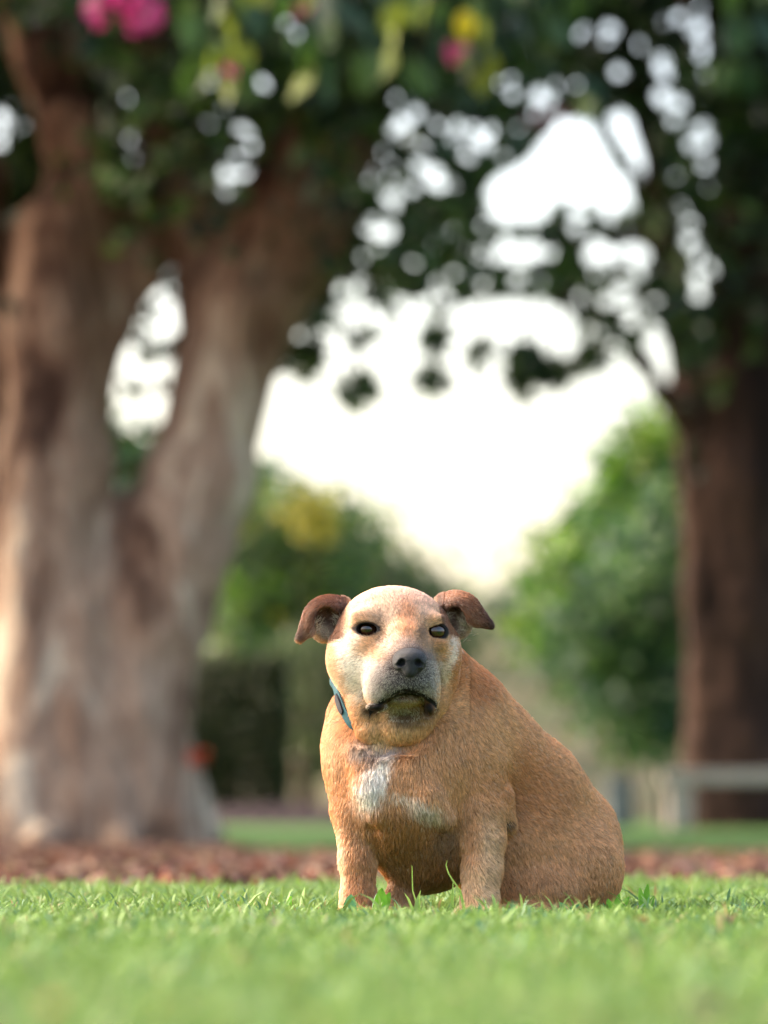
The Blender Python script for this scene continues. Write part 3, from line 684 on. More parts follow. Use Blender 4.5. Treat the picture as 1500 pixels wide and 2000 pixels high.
stem('thin upright grass stem with a crook before the belly', [(822, 1790), (812, 1760), (806, 1740), (805, 1715), (805, 1694), (804, 1690)], yf - .02, 1.8)
stem('stout grass blade pointing up beside the right foreleg', [(882, 1795), (883, 1770), (884, 1745), (885, 1720)], yf - .02, 5)
stem('leaning grass blade tip between the forelegs', [(812, 1795), (805, 1775), (797, 1755), (790, 1744)], yf - .02, 5)
stem('grass blade tip between the bright weed and the belly stem', [(815, 1795), (818, 1770), (818, 1750), (822, 1738)], yf - .02, 5)
stem('slim pale grass stem before the haunch', [(1128, 1795), (1122, 1770), (1110, 1750), (1100, 1742)], yf - .02, 2)
fl_o = leafmat('dry_orange_leaf', ('#a8643a', '#c98a54'), .2); fl_p = leafmat('dry_purple_leaf', ('#6a4456', '#8a6070'), .2)
def fallen(label, u, v, z, size, mat, yaw):
    a = (u - 750) / F; s_ = (v - 1605) / F; Yv = (CAM_H - z) / s_
    me = leaf_mesh('fallen_leaf', size, size * .6, mat, int(u), .5)
    o = link('fallen_leaf', me, None, label, 'leaf', 'fallen leaves on the lawn'); o.location = (a * Yv, Yv, z); o.rotation_euler = (.5, .3, yaw)
fallen('orange dry leaf on the grass at the right of the dog', 1262, 1800, .030, .012, fl_o, 1.5)
fallen('purple brown curled leaf on the grass left of the forelegs', 533, 1806, .030, .014, fl_p, .2)
fallen('tiny dark purple petal at the left edge of the lawn', 74, 1888, .030, .007, fl_p, .9)
fallen('brown leaf blurred in the lower left corner', 95, 1975, .030, .018, fl_o, .3)
fallen('mauve leaf blurred in the lower right corner', 1400, 1992, .030, .022, fl_p, 2)
fallen('dark leaf in the grass near the right edge', 1425, 1798, .030, .012, fl_p, 2.4)
# ================================================================== THE DOG
def dl(u, v, w=0.0):
    """pixel (u, v) and depth w (in dog pixels) -> dog-space coordinates (world / S)"""
    p = at(u, v, D0 + w * S); return np.array([p.x / S, p.y / S, p.z / S])
def c4(u, v, w, r): return (*dl(u, v, w), r)

lo = dl(565, 1830, -215); hi = dl(1250, 1120, 430)
lo = np.array([lo[0], D0 / S - 215, -12]); hi = np.array([hi[0] + 25, D0 / S + 450, hi[2] + 18])
G = Field(lo, hi, 1.9)
E = lambda u, v, w, rx, rz, ry, k=18, R=None, cut=False: G.ell(dl(u, v, w), (rx, ry, rz), k, R, cut)
def ROT(yaw=0, roll=0, pitch=0):
    return np.array(Matrix.Rotation(math.radians(yaw), 3, 'Z') @ Matrix.Rotation(math.radians(roll), 3, 'Y') @ Matrix.Rotation(math.radians(pitch), 3, 'X'))

# --- trunk of the body
E(774, 1545, 55, 116, 150, 120, 30)                     # chest
E(838, 1618, 108, 112, 124, 112, 26)                     # hanging belly
E(803, 1640, 78, 64, 105, 84, 24)
G.chain([c4(785, 1330, 92, 96), c4(805, 1430, 85, 118), c4(830, 1500, 90, 130)], 30)        # neck
E(765, 1405, 88, 126, 92, 86, 30)
E(749, 1455, 66, 110, 70, 84, 30)
G.chain([c4(810, 1300, 90, 88), c4(893, 1408, 140, 104), c4(940, 1480, 180, 118), c4(1012, 1562, 240, 130), c4(1078, 1640, 310, 130)], 30)   # nape, back, rump
E(1000, 1650, 205, 140, 125, 125, 34)                   # flank
E(1103, 1693, 245, 116, 112, 130, 34, ROT(0, 8))        # haunch
E(1045, 1735, 150, 92, 62, 80, 26)                      # knee lying forward
E(1150, 1640, 300, 52, 70, 70, 30)
G.chain([c4(1110, 1775, 130, 24), c4(1030, 1788, 70, 22), c4(985, 1790, 45, 18)], 14)   # hind foot
G.chain([c4(800, 1700, 70, 30), c4(778, 1760, 55, 26), c4(775, 1785, 35, 24)], 14)      # other hind foot between the forelegs
# --- forelegs and shoulders
E(694, 1480, 60, 60, 92, 74, 30)
G.chain([c4(686, 1500, 50, 50), c4(690, 1585, 30, 39), c4(699, 1680, 8, 32), c4(700, 1755, 0, 30), c4(699, 1780, -6, 33)], 16)
E(698, 1788, -24, 40, 17, 46, 12)
E(912, 1470, 90, 78, 105, 88, 30, ROT(0, -12))
G.chain([c4(922, 1500, 60, 64), c4(938, 1590, 38, 46), c4(944, 1640, 24, 38), c4(941, 1700, 10, 34), c4(937, 1757, 0, 31), c4(936, 1780, -6, 34)], 18)
E(936, 1788, -26, 41, 17, 46, 12)
for cx in (698, 936):                                    # toes
    for i in range(4):
        E(cx - 27 + i * 18, 1790, -58 + 7 * abs(i - 1.5), 10, 13, 20, 5)
G.chain([c4(968, 1560, 60, 34), c4(985, 1608, 62, 22)], 16)  # elbow
# creases
G.chain([c4(722, 1560, -48, 4), c4(724, 1620, -42, 8), c4(741, 1680, -16, 12)], 14, True)
G.chain([c4(872, 1575, -38, 3), c4(888, 1625, -28, 9), c4(893, 1690, -10, 14)], 14, True)
for (a, b, cc) in (((748, 1600, -66), (790, 1612, -68), (850, 1606, -56)), ((750, 1660, -40), (800, 1680, -46), (870, 1668, -38)), ((762, 1560, -72), (758, 1600, -72), (775, 1640, -60))):
    G.chain([c4(*a, 1), c4(*b, 3), c4(*cc, 1)], 12, True)
# --- chest ridges
G.chain([c4(700, 1470, -20, 18), c4(722, 1540, -42, 20), c4(735, 1585, -42, 14)], 26)
G.chain([c4(800, 1500, -34, 18), c4(830, 1560, -38, 20), c4(872, 1600, -20, 10)], 30)

# --- head, made in its own field so it keeps an edge against the neck
H = Field(lo, hi, 1.9)
HE = lambda u, v, w, rx, rz, ry, k=18, R=None, cut=False: H.ell(dl(u, v, w), (rx, ry, rz), k, R, cut)
HE(768, 1229, 0, 106, 83, 104, 18)                       # skull
HE(704, 1284, -6, 66, 76, 72, 26)                        # cheeks
HE(842, 1278, 8, 58, 76, 72, 26)
HE(765, 1262, -20, 98, 70, 92, 30)
HE(725, 1207, -76, 36, 14, 20, 20, ROT(12, 6))             # brows
HE(842, 1211, -72, 26, 12, 18, 20, ROT(-14, -4))
HE(722, 1254, -76, 30, 12, 20, 18); HE(848, 1257, -70, 26, 12, 20, 18)
H.chain([c4(786, 1222, -62, 34), c4(795, 1255, -108, 33), c4(799, 1285, -140, 31)], 22)      # bridge
H.chain([c4(782, 1285, -60, 60), c4(795, 1308, -122, 46)], 22)                             # muzzle
HE(759, 1326, -98, 42, 47, 52, 34, ROT(12, 12))                                           # upper lips
HE(829, 1328, -96, 28, 46, 52, 20, ROT(-10, -8))
HE(740, 1357, -84, 26, 26, 38, 24)
HE(840, 1364, -80, 17, 28, 34, 12)
HE(797, 1330, -132, 34, 22, 30, 14)
HE(793, 1390, -112, 44, 38, 80, 6, None, True)              # mouth, cut under the lips
HE(737, 1381, -98, 20, 9, 26, 4); HE(839, 1384, -92, 11, 14, 26, 4)    # dark hanging lip edges
HE(791, 1366, -74, 35, 12, 46, 5)                        # lower lip and chin
H.chain([c4(778, 1385, -26, 44), c4(774, 1417, -26, 36)], 14)   # throat
H.chain([c4(800, 1400, -22, 40), c4(797, 1416, -22, 35)], 12)
H.chain([c4(712, 1335, -6, 46), c4(720, 1385, -12, 36), c4(724, 1420, -20, 29)], 14)   # jowl fold
H.chain([c4(848, 1325, 20, 46), c4(834, 1365, 0, 40), c4(812, 1400, -16, 38)], 16)
H.chain([c4(742, 1398, -66, 3), c4(744, 1425, -70, 5), c4(745, 1455, -62, 4)], 8, True)
HE(790, 1397, -104, 42, 13, 46, 10, None, True)
H.chain([c4(800, 1316, -163, 1.0), c4(798, 1345, -160, 1.6)], 4, True)
# ears: cup, hollow and folded flap
def ear(cup, hollow, outer, inner):
    HE(*cup, 10)
    def up(c):
        c = np.array(c, float); out_ = []
        for i in range(len(c) - 1):
            p_, a_, b_, d_ = c[max(i - 1, 0)], c[i], c[i + 1], c[min(i + 2, len(c) - 1)]
            for f in (0, .25, .5, .75): out_.append(.5 * (2 * a_ + (b_ - p_) * f + (2 * p_ - 5 * a_ + 4 * b_ - d_) * f * f + (-p_ + 3 * a_ - 3 * b_ + d_) * f ** 3))
        return out_ + [c[-1]]
    outer, inner = up(outer), up(inner)
    for i in range(len(outer) - 1):
        o0, o1, i0, i1 = outer[i], outer[i + 1], inner[min(i, len(inner) - 1)], inner[min(i + 1, len(inner) - 1)]
        H.tri(dl(*o0), dl(*o1), dl(*i0), 3.3, 9)
        H.tri(dl(*o1), dl(*i1), dl(*i0), 3.3, 9)
        H.cone(dl(*o0), dl(*o1), 3.9, 3.9 if i < len(outer) - 2 else 2.6, 6)
    HE(*hollow, 5, None, True)
ear((638, 1212, 16, 35, 43, 26), (637, 1213, -14, 25, 32, 34),
    [(678, 1177, 26), (652, 1171, 8), (626, 1174, -4), (606, 1190, -10), (595, 1218, -12), (586, 1248, -14)],
    [(668, 1192, 0), (648, 1184, -16), (626, 1186, -22), (610, 1202, -22), (604, 1222, -18), (604, 1236, -14)])
ear((893, 1206, 28, 30, 42, 24), (891, 1208, 2, 21, 31, 32),
    [(855, 1173, 38), (880, 1163, 20), (902, 1164, 8), (922, 1174, 2), (938, 1196, 0), (957, 1222, 2)],
    [(868, 1190, 8), (884, 1180, -8), (902, 1186, -14), (917, 1200, -12), (924, 1212, -8), (938, 1217, -4)])
# eyes: lids bulge, opening cut
EYES = [dict(u=720, v=1230, w=-66, yaw=-2, a=22, b=13.2, roll=6), dict(u=850, v=1234, w=-60, yaw=20, a=19.5, b=13.4, roll=-6)]
for e in EYES:
    HE(e['u'], e['v'], e['w'], 25.0, 25.0, 25.0, 9)
    R = ROT(e['yaw'], e['roll'])
    c = dl(e['u'], e['v'] + .5, e['w'] - 20)
    H.ell(c, (e['a'], 30, e['b']), 2.5, R, True)
    e['c'] = dl(e['u'], e['v'], e['w']); e['R'] = R
# socket for the nose leather
NOSE = dl(800, 1291, -166)

G.chain([c4(908, 1262, 42, 8), c4(904, 1320, 12, 14), c4(880, 1376, -24, 16), c4(838, 1430, -42, 17), c4(800, 1457, -46, 17), c4(745, 1464, -46, 15), c4(705, 1440, -38, 13), c4(680, 1402, -8, 10)], 12, True)
G.D = smin(G.D, H.D, 3)
del H
P, Q = G.polygons()
del G
# gentle skin unevenness
tri = P[Q]; fn = np.cross(tri[:, 1] - tri[:, 0], tri[:, 2] - tri[:, 0])
VN = np.zeros_like(P)
for i in range(4): np.add.at(VN, Q[:, i], fn)
VN /= np.linalg.norm(VN, axis=1, keepdims=True) + 1e-9
pu, pv = proj(P * S)
pw = P[:, 1] - D0 / S
bodymask = np.clip((pv - 1430) / 60, 0, 1)
P = P + VN * (fbm(P, 1 / 120, 3, 3) * 1.0 * bodymask)[:, None].astype(np.float32)

def sstep(x, a, b):
    t = np.clip((x - a) / (b - a), 0, 1); return t * t * (3 - 2 * t)
K = lambda h, s_=.92: lin(h) * s_
TAN, TANL, RUST, CREAM, WHITE = K('#d29a6a'), K('#e3b98c'), K('#bd7443'), K('#e2c2a8'), K('#f2e8dc')
BLACK, GREY, BROWN, DBROWN, PINKB = K('#1c1a1d'), K('#82797a'), K('#835439'), K('#3f251a'), K('#6f4844')
# coat markings, tone patches and painted shade: (u, v, ru, rv, rotation deg, colour, strength, edge)
MARKS = [
    (770, 1190, 95, 50, 0, CREAM, .7, 1.0), (790, 1160, 76, 24, 0, K('#d4a48e'), .6, 1.0),
    (795, 1212, 20, 40, 0, K('#cf8650'), .8, 1.0), (822, 1225, 14, 18, 0, K('#e0a266'), .5, 1.0),
    (668, 1262, 24, 45, -15, K('#eabf90'), .6, 1.0), (690, 1300, 42, 75, -18, K('#f2dcc0'), .75, 1.0),
    (680, 1270, 22, 36, -10, WHITE, .75, .9), (708, 1316, 42, 50, -20, WHITE, .85, .9), (775, 1262, 40, 22, 0, K('#ecd0be'), .8, 1.0),
    (722, 1272, 32, 14, 8, K('#d9a070'), .6, 1.0), (852, 1278, 26, 24, 0, K('#d39a68'), .7, 1.0), (884, 1268, 9, 36, 8, WHITE, .7, .9), (868, 1310, 12, 30, 20, K('#efe0c8'), .6, 1.0),
    (700, 1250, 10, 8, 0, WHITE, .5, 1.0),
    (655, 1310, 18, 60, -14, K('#c98f5e'), .55, 1.0), (893, 1310, 14, 60, 12, K('#bb763c'), .85, .9),
    (760, 1405, 60, 50, 0, K('#dcb888'), .5, 1.0),
    (762, 1324, 54, 42, -30, K('#7b6f72'), .85, .9), (764, 1345, 38, 30, -30, K('#6f676a'), .75, .9), (830, 1312, 30, 50, 10, GREY, .9, .9), (796, 1338, 50, 24, 0, K('#403a3d'), .9, .85), (800, 1320, 46, 24, 0, K('#363135'), .85, .9),
    (800, 1292, 46, 38, 0, K('#4c4447'), .9, .8), (736, 1356, 20, 16, 0, K('#b9aea6'), .6, .9), (844, 1345, 9, 24, 0, K('#8b8180'), .8, .9),
    (742, 1228, 12, 22, 0, K('#6e543f'), .75, .9), (750, 1240, 12, 14, 0, K('#7c5f48'), .5, 1.0), (825, 1236, 11, 18, 0, K('#54402f'), .8, .9), (737, 1200, 14, 9, 30, K('#6a6360'), .45, 1.0), (832, 1203, 10, 8, -30, K('#77716f'), .5, 1.0),
    (716, 1210, 26, 6, -6, K('#c28454'), .6, 1.0),
    (724, 1538, 28, 52, 24, WHITE, .95, .95), (752, 1492, 17, 36, 25, WHITE, .85, .9), (832, 1584, 40, 19, 32, K('#f4e9da'), .9, 1.0), (775, 1556, 26, 7, 8, K('#ead8c0'), .6, 1.0), (792, 1558, 22, 8, 15, K('#f0dfca'), .6, .9),
    (740, 1470, 52, 14, -8, K('#8d8280'), .75, .9), (700, 1462, 22, 20, 20, K('#cdbcae'), .5, .9),
    (790, 1628, 90, 52, 0, K('#93602f'), .8, .9), (820, 1700, 88, 62, 0, K('#775029'), .85, .9), (870, 1645, 28, 40, 0, K('#6a4f38'), .7, .9),  # brown belly deepened for shading, armpit shade painted at the foreleg
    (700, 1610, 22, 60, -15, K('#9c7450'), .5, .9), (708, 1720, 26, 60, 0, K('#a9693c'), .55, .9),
    (666, 1690, 12, 90, -3, K('#f0d8b6'), .7, .9), (648, 1460, 26, 60, -5, K('#e0b88e'), .6, 1.0),  # paler along the left edge of foreleg and shoulder
    (956, 1690, 24, 100, -3, K('#e8c8a2'), .6, 1.0), (925, 1740, 30, 60, 0, K('#e8c69c'), .6, .9), (735, 1450, 20, 18, 0, K('#e9d2b2'), .5, 1.0),
    (932, 1330, 40, 46, -40, K('#c07a48'), .75, .9), (1000, 1500, 70, 90, -40, K('#bd7b48'), .5, 1.0), (1060, 1560, 60, 110, -40, K('#b87444'), .45, 1.0),
    (960, 1450, 50, 60, 0, K('#e0ad78'), .45, 1.0), (1130, 1640, 60, 60, 0, K('#d6a070'), .5, 1.0), (1050, 1700, 90, 50, 0, K('#d09766'), .5, 1.0),
    (735, 1205, 70, 20, 0, CREAM, .2, 1.0),
    (990, 1610, 8, 12, 0, K('#3d3029'), .9, .8),
]
def coat(Pn, jit=0.0):
    """coat colour at dog-space points; markings plus shade painted into the coat"""
    u, v = proj(Pn * S); w = Pn[:, 1] - D0 / S
    q = Pn * 1.0
    ju = fbm(q, 1 / 30, 11) * 5 + (rng.normal(0, jit, len(Pn)) if jit else 0); jv = fbm(q, 1 / 26, 12) * 5 + (rng.normal(0, jit * 1.6, len(Pn)) if jit else 0)
    col = np.tile(TAN, (len(Pn), 1))
    n1 = fbm(q, 1 / 130, 5)[:, None]; n2 = fbm(q, 1 / 32, 6)[:, None]
    col = col * (1 + .10 * n1 + .07 * n2)
    col = np.where(w[:, None] > 110, col * .98 + RUST * .02, col)
    u2 = u + ju; v2 = v + jv
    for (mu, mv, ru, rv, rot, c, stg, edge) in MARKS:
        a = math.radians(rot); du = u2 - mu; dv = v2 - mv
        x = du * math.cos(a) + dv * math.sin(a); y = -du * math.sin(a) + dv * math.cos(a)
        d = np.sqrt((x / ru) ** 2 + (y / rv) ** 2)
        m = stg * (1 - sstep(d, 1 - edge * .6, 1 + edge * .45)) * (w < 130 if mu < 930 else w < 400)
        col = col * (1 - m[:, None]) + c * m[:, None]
    # ears
    for (poly, c) in ((0, BROWN), (1, BROWN)):
        if poly == 0:
            m = (1 - sstep(u, 670, 685)) * (1 - sstep(v, 1243, 1256)) * (v > 1150) * (w < 75)
            inner = np.exp(-(((u - 642) / 20) ** 2 + ((v - 1212) / 28) ** 2) ** 1.5) * (w > -24)
            tip = np.clip((v - 1205) / 50, 0, 1) * np.clip((612 - u) / 20, 0, 1)
            hair = np.exp(-(((u - 632) / 22) ** 2 + ((v - 1232) / 18) ** 2)) * (w > -24)
        else:
            m = sstep(u, 849, 860) * (1 - sstep(v, 1236 + (u - 890) * .3, 1252 + (u - 890) * .3)) * (v > 1148) * (w < 85) * (v < 1172 + 5.0 * (u - 852))
            inner = np.exp(-(((u - 888) / 18) ** 2 + ((v - 1204) / 26) ** 2) ** 1.5) * (w > -12)
            tip = np.clip((u - 925) / 32, 0, 1)
            hair = np.exp(-(((u - 902) / 16) ** 2 + ((v - 1218) / 20) ** 2)) * (w > -12)
        e = col * (1 - m[:, None]) + BROWN * m[:, None] * 1.0
        ev = np.clip(fbm(q, 1 / 9, 15)[:, None] * .18 + np.clip((1176 - v) / 22, 0, .5)[:, None], -.2, .6); e = e * (1 + ev * m[:, None])
        e = e * (1 - (tip * m)[:, None]) + K('#4a2c20') * (tip * m)[:, None]
        e = e * (1 - (inner * m * .9)[:, None]) + PINKB * (inner * m * .9)[:, None]
        e = e * (1 - (hair * m * .8)[:, None]) + K('#dcc4aa') * (hair * m * .8)[:, None]
        col = e
    for (mu, mv, ru, rv, rot) in ((667, 1190, 7, 26, 18), (863, 1183, 7, 22, -22), (620, 1196, 12, 8, -30), (894, 1178, 20, 5, 10)):
        a = math.radians(rot); du = u2 - mu; dv = v2 - mv
        d = np.hypot((du * math.cos(a) + dv * math.sin(a)) / ru, (-du * math.sin(a) + dv * math.cos(a)) / rv)
        m = .7 * (1 - sstep(d, .5, 1.4)) * (w < 90); col = col * (1 - m[:, None]) + K('#452c22') * m[:, None]
    # rims of the eyes
    for e in EYES:
        d = (Pn - e['c']) @ e['R']
        x, z = d[:, 0] / e['a'], d[:, 2] / e['b']
        cor = np.exp(-((z + .1) / .5) ** 2) * .13
        r = np.sqrt(x ** 2 + (z + .08) ** 2) - cor * np.clip(np.abs(x) - .6, 0, 1) * 2
        m = (1 - sstep(r, 1.06, 1.32)) * (d[:, 1] < 12)
        col = col * (1 - m[:, None]) + K('#16151a') * m[:, None]
    # inside and edge of the lips
    lipy = 1352 + 26 * ((u - 795) / 58) ** 2
    m = (np.exp(-((v - lipy) / 9.0) ** 2)) * (np.abs(u - 787) < 66) * (w < -20) * (w > -175)
    m = np.clip(m * 1.3, 0, 1)
    chin = np.exp(-(((u - 789) / 32) ** 2 + ((v - 1366) / 9) ** 2) ** 2) * (w > -140)
    m = m * (1 - .9 * chin)
    m2 = np.maximum(np.exp(-(((u - 732) / 25) ** 2 + ((v - 1383 + .25 * (u - 733)) / 13) ** 2) ** 2), np.exp(-(((u - 837) / 14) ** 2 + ((v - 1384) / 18) ** 2) ** 2)) * (w < -20)
    m = np.clip(np.maximum(m, m2), 0, 1)
    col = col * (1 - (chin * .7)[:, None]) + K('#6e5846') * (chin * .7)[:, None]
    col = col * (1 - m[:, None]) + K('#121113') * m[:, None]
    chin_shade = np.exp(-(((u - 792) / 44) ** 2 + ((v - 1396) / 20) ** 2) ** 1.5) * .85 * (w < 0)      # stained throat, darkened with painted shade under the chin
    col = col * (1 - chin_shade[:, None]) + K('#44362a') * chin_shade[:, None]
    return np.clip(col, .003, .95)

# --- body mesh
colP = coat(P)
skin = M('dog_skin', .75, .2); skin.base(skin.mix(1.0, skin.attr(), (.62, .55, .5), 'MULTIPLY'))
skin.bump(skin.noise(900, 4), .3, .001)
anchor = Vector((dl(880, 1800, 100)[0] * S, D0 + 100 * S, 0))
dog = empty('dog', anchor, label='stocky tan dog with a greying face sitting on the lawn', cat='dog')
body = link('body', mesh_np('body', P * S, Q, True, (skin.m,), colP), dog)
print('body quads', len(Q))

# --- fur: real hairs rooted on the hide
tri = P[Q]
ar = (np.linalg.norm(np.cross(tri[:, 1] - tri[:, 0], tri[:, 2] - tri[:, 0]), axis=1) + np.linalg.norm(np.cross(tri[:, 2] - tri[:, 0], tri[:, 3] - tri[:, 0]), axis=1)) / 2
cen = tri.mean(1)
fnn = np.cross(tri[:, 2] - tri[:, 0], tri[:, 3] - tri[:, 1]); fnn /= np.linalg.norm(fnn, axis=1, keepdims=True) + 1e-9
if fnn[cen[:, 2].argmax(), 2] < 0: fnn = -fnn; VN = -VN
cu, cv = proj(cen * S); cw = cen[:, 1] - D0 / S
headm = (1 - sstep(cv, 1390, 1470)) * (cw < 60) * (cu < 912)
dens = 1.0 + 1.1 * headm
dens *= np.where(fnn[:, 1] > .35, .35, 1.0)           # thinner on the far side
dens[cen[:, 2] < 4] = 0
NH = 520000
p = ar * dens; p /= p.sum()
fi = rng.choice(len(Q), NH, p=p)
a = rng.random(NH)[:, None]; b = rng.random(NH)[:, None]
T = tri[fi]
root = (T[:, 0] * (1 - a) + T[:, 1] * a) * (1 - b) + (T[:, 3] * (1 - a) + T[:, 2] * a) * b
N = fnn[fi]
u, v = proj(root * S); w = root[:, 1] - D0 / S
keep = np.ones(NH, bool)
for e in EYES:
    d = (root - e['c']) @ e['R']
    keep &= ~((np.sqrt((d[:, 0] / (e['a'] * 1.06)) ** 2 + (d[:, 2] / (e['b'] * 1.1)) ** 2) < 1) & (d[:, 1] < 12))
nd = (root - NOSE) / np.array([34, 40, 25]); keep &= ~(((nd ** 2).sum(1) < 1.0))
lipg = (np.abs(v - (1356 + 26 * ((u - 795) / 58) ** 2)) < 5) & (w < -30) & (np.abs(u - 787) < 62); keep &= ~(lipg & (np.abs(u - 797) > 30))
root, N, u, v, w = root[keep], N[keep], u[keep], v[keep], w[keep]; n = len(root)
hm = (1 - sstep(v, 1375, 1440)) * (w < 60) * (u < 915)
earm = np.maximum((u < 668) & (v < 1250), (u > 868) & (v < 1240)) & (w < 80)
# direction of growth
radial = root - (NOSE + np.array([0, -20, 14])); radial /= np.linalg.norm(radial, axis=1, keepdims=True)
down = np.zeros((n, 3)); down[:, 2] = -1
sx = sstep(u, 860, 1010)
bodyd = np.stack([.15 * np.clip((u - 770) / 60, -1, 1) + .45 * sx, .25 * sx, -1 + .45 * sx], 1)
lower = sstep(v, 1560, 1700) * sstep(u, 980, 1040)
bodyd = bodyd * (1 - lower[:, None]) + np.array([.25, .2, -.9]) * lower[:, None]
fl = bodyd * (1 - hm[:, None]) + radial * hm[:, None]
eL = (u < 668) & earm; eR = (u > 868) & earm
fl[eL] = np.array([-.55, -.1, -.75]); fl[eR] = np.array([.75, -.1, -.5])
fl += .22 * np.stack([fbm(root, 1 / 60, 21), fbm(root, 1 / 60, 22), fbm(root, 1 / 60, 23)], 1)
def clump(cell, off):
    q_ = np.floor((root + off) / cell).astype(np.int64); hsh = (q_[:, 0] * 73856093) ^ (q_[:, 1] * 19349663) ^ (q_[:, 2] * 83492791)
    _, inv = np.unique(hsh, return_inverse=True); return inv
root_j = root.copy(); root = root + rng.normal(0, .8, root.shape); cid = clump(2.7, 1.3); cid2 = clump(8.0, 4.0); root = root_j
crn = rng.normal(0, 1, (cid.max() + 1, 4)); crn2 = rng.normal(0, 1, (cid2.max() + 1, 4))
fl += rng.normal(0, .04, (n, 3)) + .12 * crn[cid, :3] + .09 * crn2[cid2, :3]
fl -= (fl * N).sum(1, keepdims=True) * N
fl /= np.linalg.norm(fl, axis=1, keepdims=True) + 1e-6
L = np.where(hm > .5, 8.0, 13.5)
L = np.where((hm > .5) & (v > 1290) & (np.abs(u - 790) < 80) & (w < -40), 6.0, L)
nearnose = np.linalg.norm(root - NOSE, axis=1); L = L * np.clip((nearnose - 20) / 45, .35, 1)
L = np.where(earm, 7.0, L)
eard = np.exp(-(((u - 636) / 24) ** 2 + ((v - 1222) / 26) ** 2)) + np.exp(-(((u - 898) / 20) ** 2 + ((v - 1212) / 26) ** 2))
L = L + 6 * eard * earm
for e in EYES: L = L * np.clip((np.linalg.norm(root - e['c'], axis=1) - 12) / 30, .3, 1)
wp = np.exp(-(((u - 728) / 36) ** 2 + ((v - 1530) / 60) ** 2)) + np.exp(-(((u - 828) / 40) ** 2 + ((v - 1588) / 22) ** 2)); L = L * (1 + .5 * wp)
L = L * rng.uniform(.65, 1.2, n)
lift = np.clip(np.where(hm > .5, .18, .17)[:, None] + rng.uniform(-.03, .05, (n, 1)) + .05 * crn[cid, 3:4], .05, .4)
d1 = fl * (1 - lift) + N * (lift + .12); d2 = fl * 1.0 + N * (lift - .16)
d1 /= np.linalg.norm(d1, axis=1, keepdims=True); d2 /= np.linalg.norm(d2, axis=1, keepdims=True)
p0 = root - N * .6; p1 = root + d1 * L[:, None] * .5; p2 = p1 + d2 * L[:, None] * .5
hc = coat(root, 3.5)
lipz = lambda uu, vv: (np.exp(-(((uu - 733) / 19) ** 2 + ((vv - 1385 + .25 * (uu - 733)) / 7) ** 2) ** 2) + np.exp(-(((uu - 837) / 13) ** 2 + ((vv - 1384) / 17) ** 2) ** 2) > .4)
lipm = (lipz(u, v) | lipz(u, v + 1.5)) & (w < -20)
keep = ~lipm & ~((hc.mean(1) < .03) & (hm > .3) & (rng.random(n) > .04))
root, p0, p1, p2, hc, hm, u, v, w, earm, cid, cid2 = (q_[keep] for q_ in (root, p0, p1, p2, hc, hm, u, v, w, earm, cid, cid2)); n = len(root)
tone = rng.normal(1, .08, (n, 1)) * np.clip(1 + .17 * crn[cid, 3:4] + .07 * crn2[cid2, 3:4], .55, 1.6); hc = hc * tone
light = rng.random(n) < .07; hc[light] = hc[light] * .5 + K('#f3dfc2') * .5 * hc[light].mean(1, keepdims=True) ** .4
dark = (rng.random(n) < .035) & ~earm; hc[dark] *= .6
mus = (hm > .5) & (w < -60) & (v > 1290)
sp = mus & (rng.random(n) < .3); hc[sp] = hc[sp] * .4 + WHITE * .5
hc = np.clip(hc, .003, .95)
def curves(name, pts, rad, cols, mat, parent):
    """pts (n, k, 3) in metres, rad (n, k), cols (n, 3)"""
    n, k, _ = pts.shape
    h = bpy.data.hair_curves.new(name); h.add_curves([k] * n)
    h.attributes['position'].data.foreach_set('vector', pts.astype(np.float32).ravel())
    r = h.attributes.get('radius') or h.attributes.new('radius', 'FLOAT', 'POINT')
    r.data.foreach_set('value', rad.astype(np.float32).ravel())
    c = h.attributes.new('col', 'FLOAT_COLOR', 'POINT')
    cc = np.ones((n, k, 4), np.float32); cc[..., :3] = cols[:, None, :]
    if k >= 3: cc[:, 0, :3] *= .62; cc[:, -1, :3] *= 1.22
    c.data.foreach_set('color', cc.ravel()); h.materials.append(mat)
    return link(name, h, parent)
fur_m = M('dog_fur', .42, .4); fur_m.base(fur_m.attr())
pts = np.stack([p0, p1, p2], 1) * S
rad = np.stack([np.full(n, .38), np.full(n, .31), np.full(n, .05)], 1) * S
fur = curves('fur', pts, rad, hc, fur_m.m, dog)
print('hairs', n)

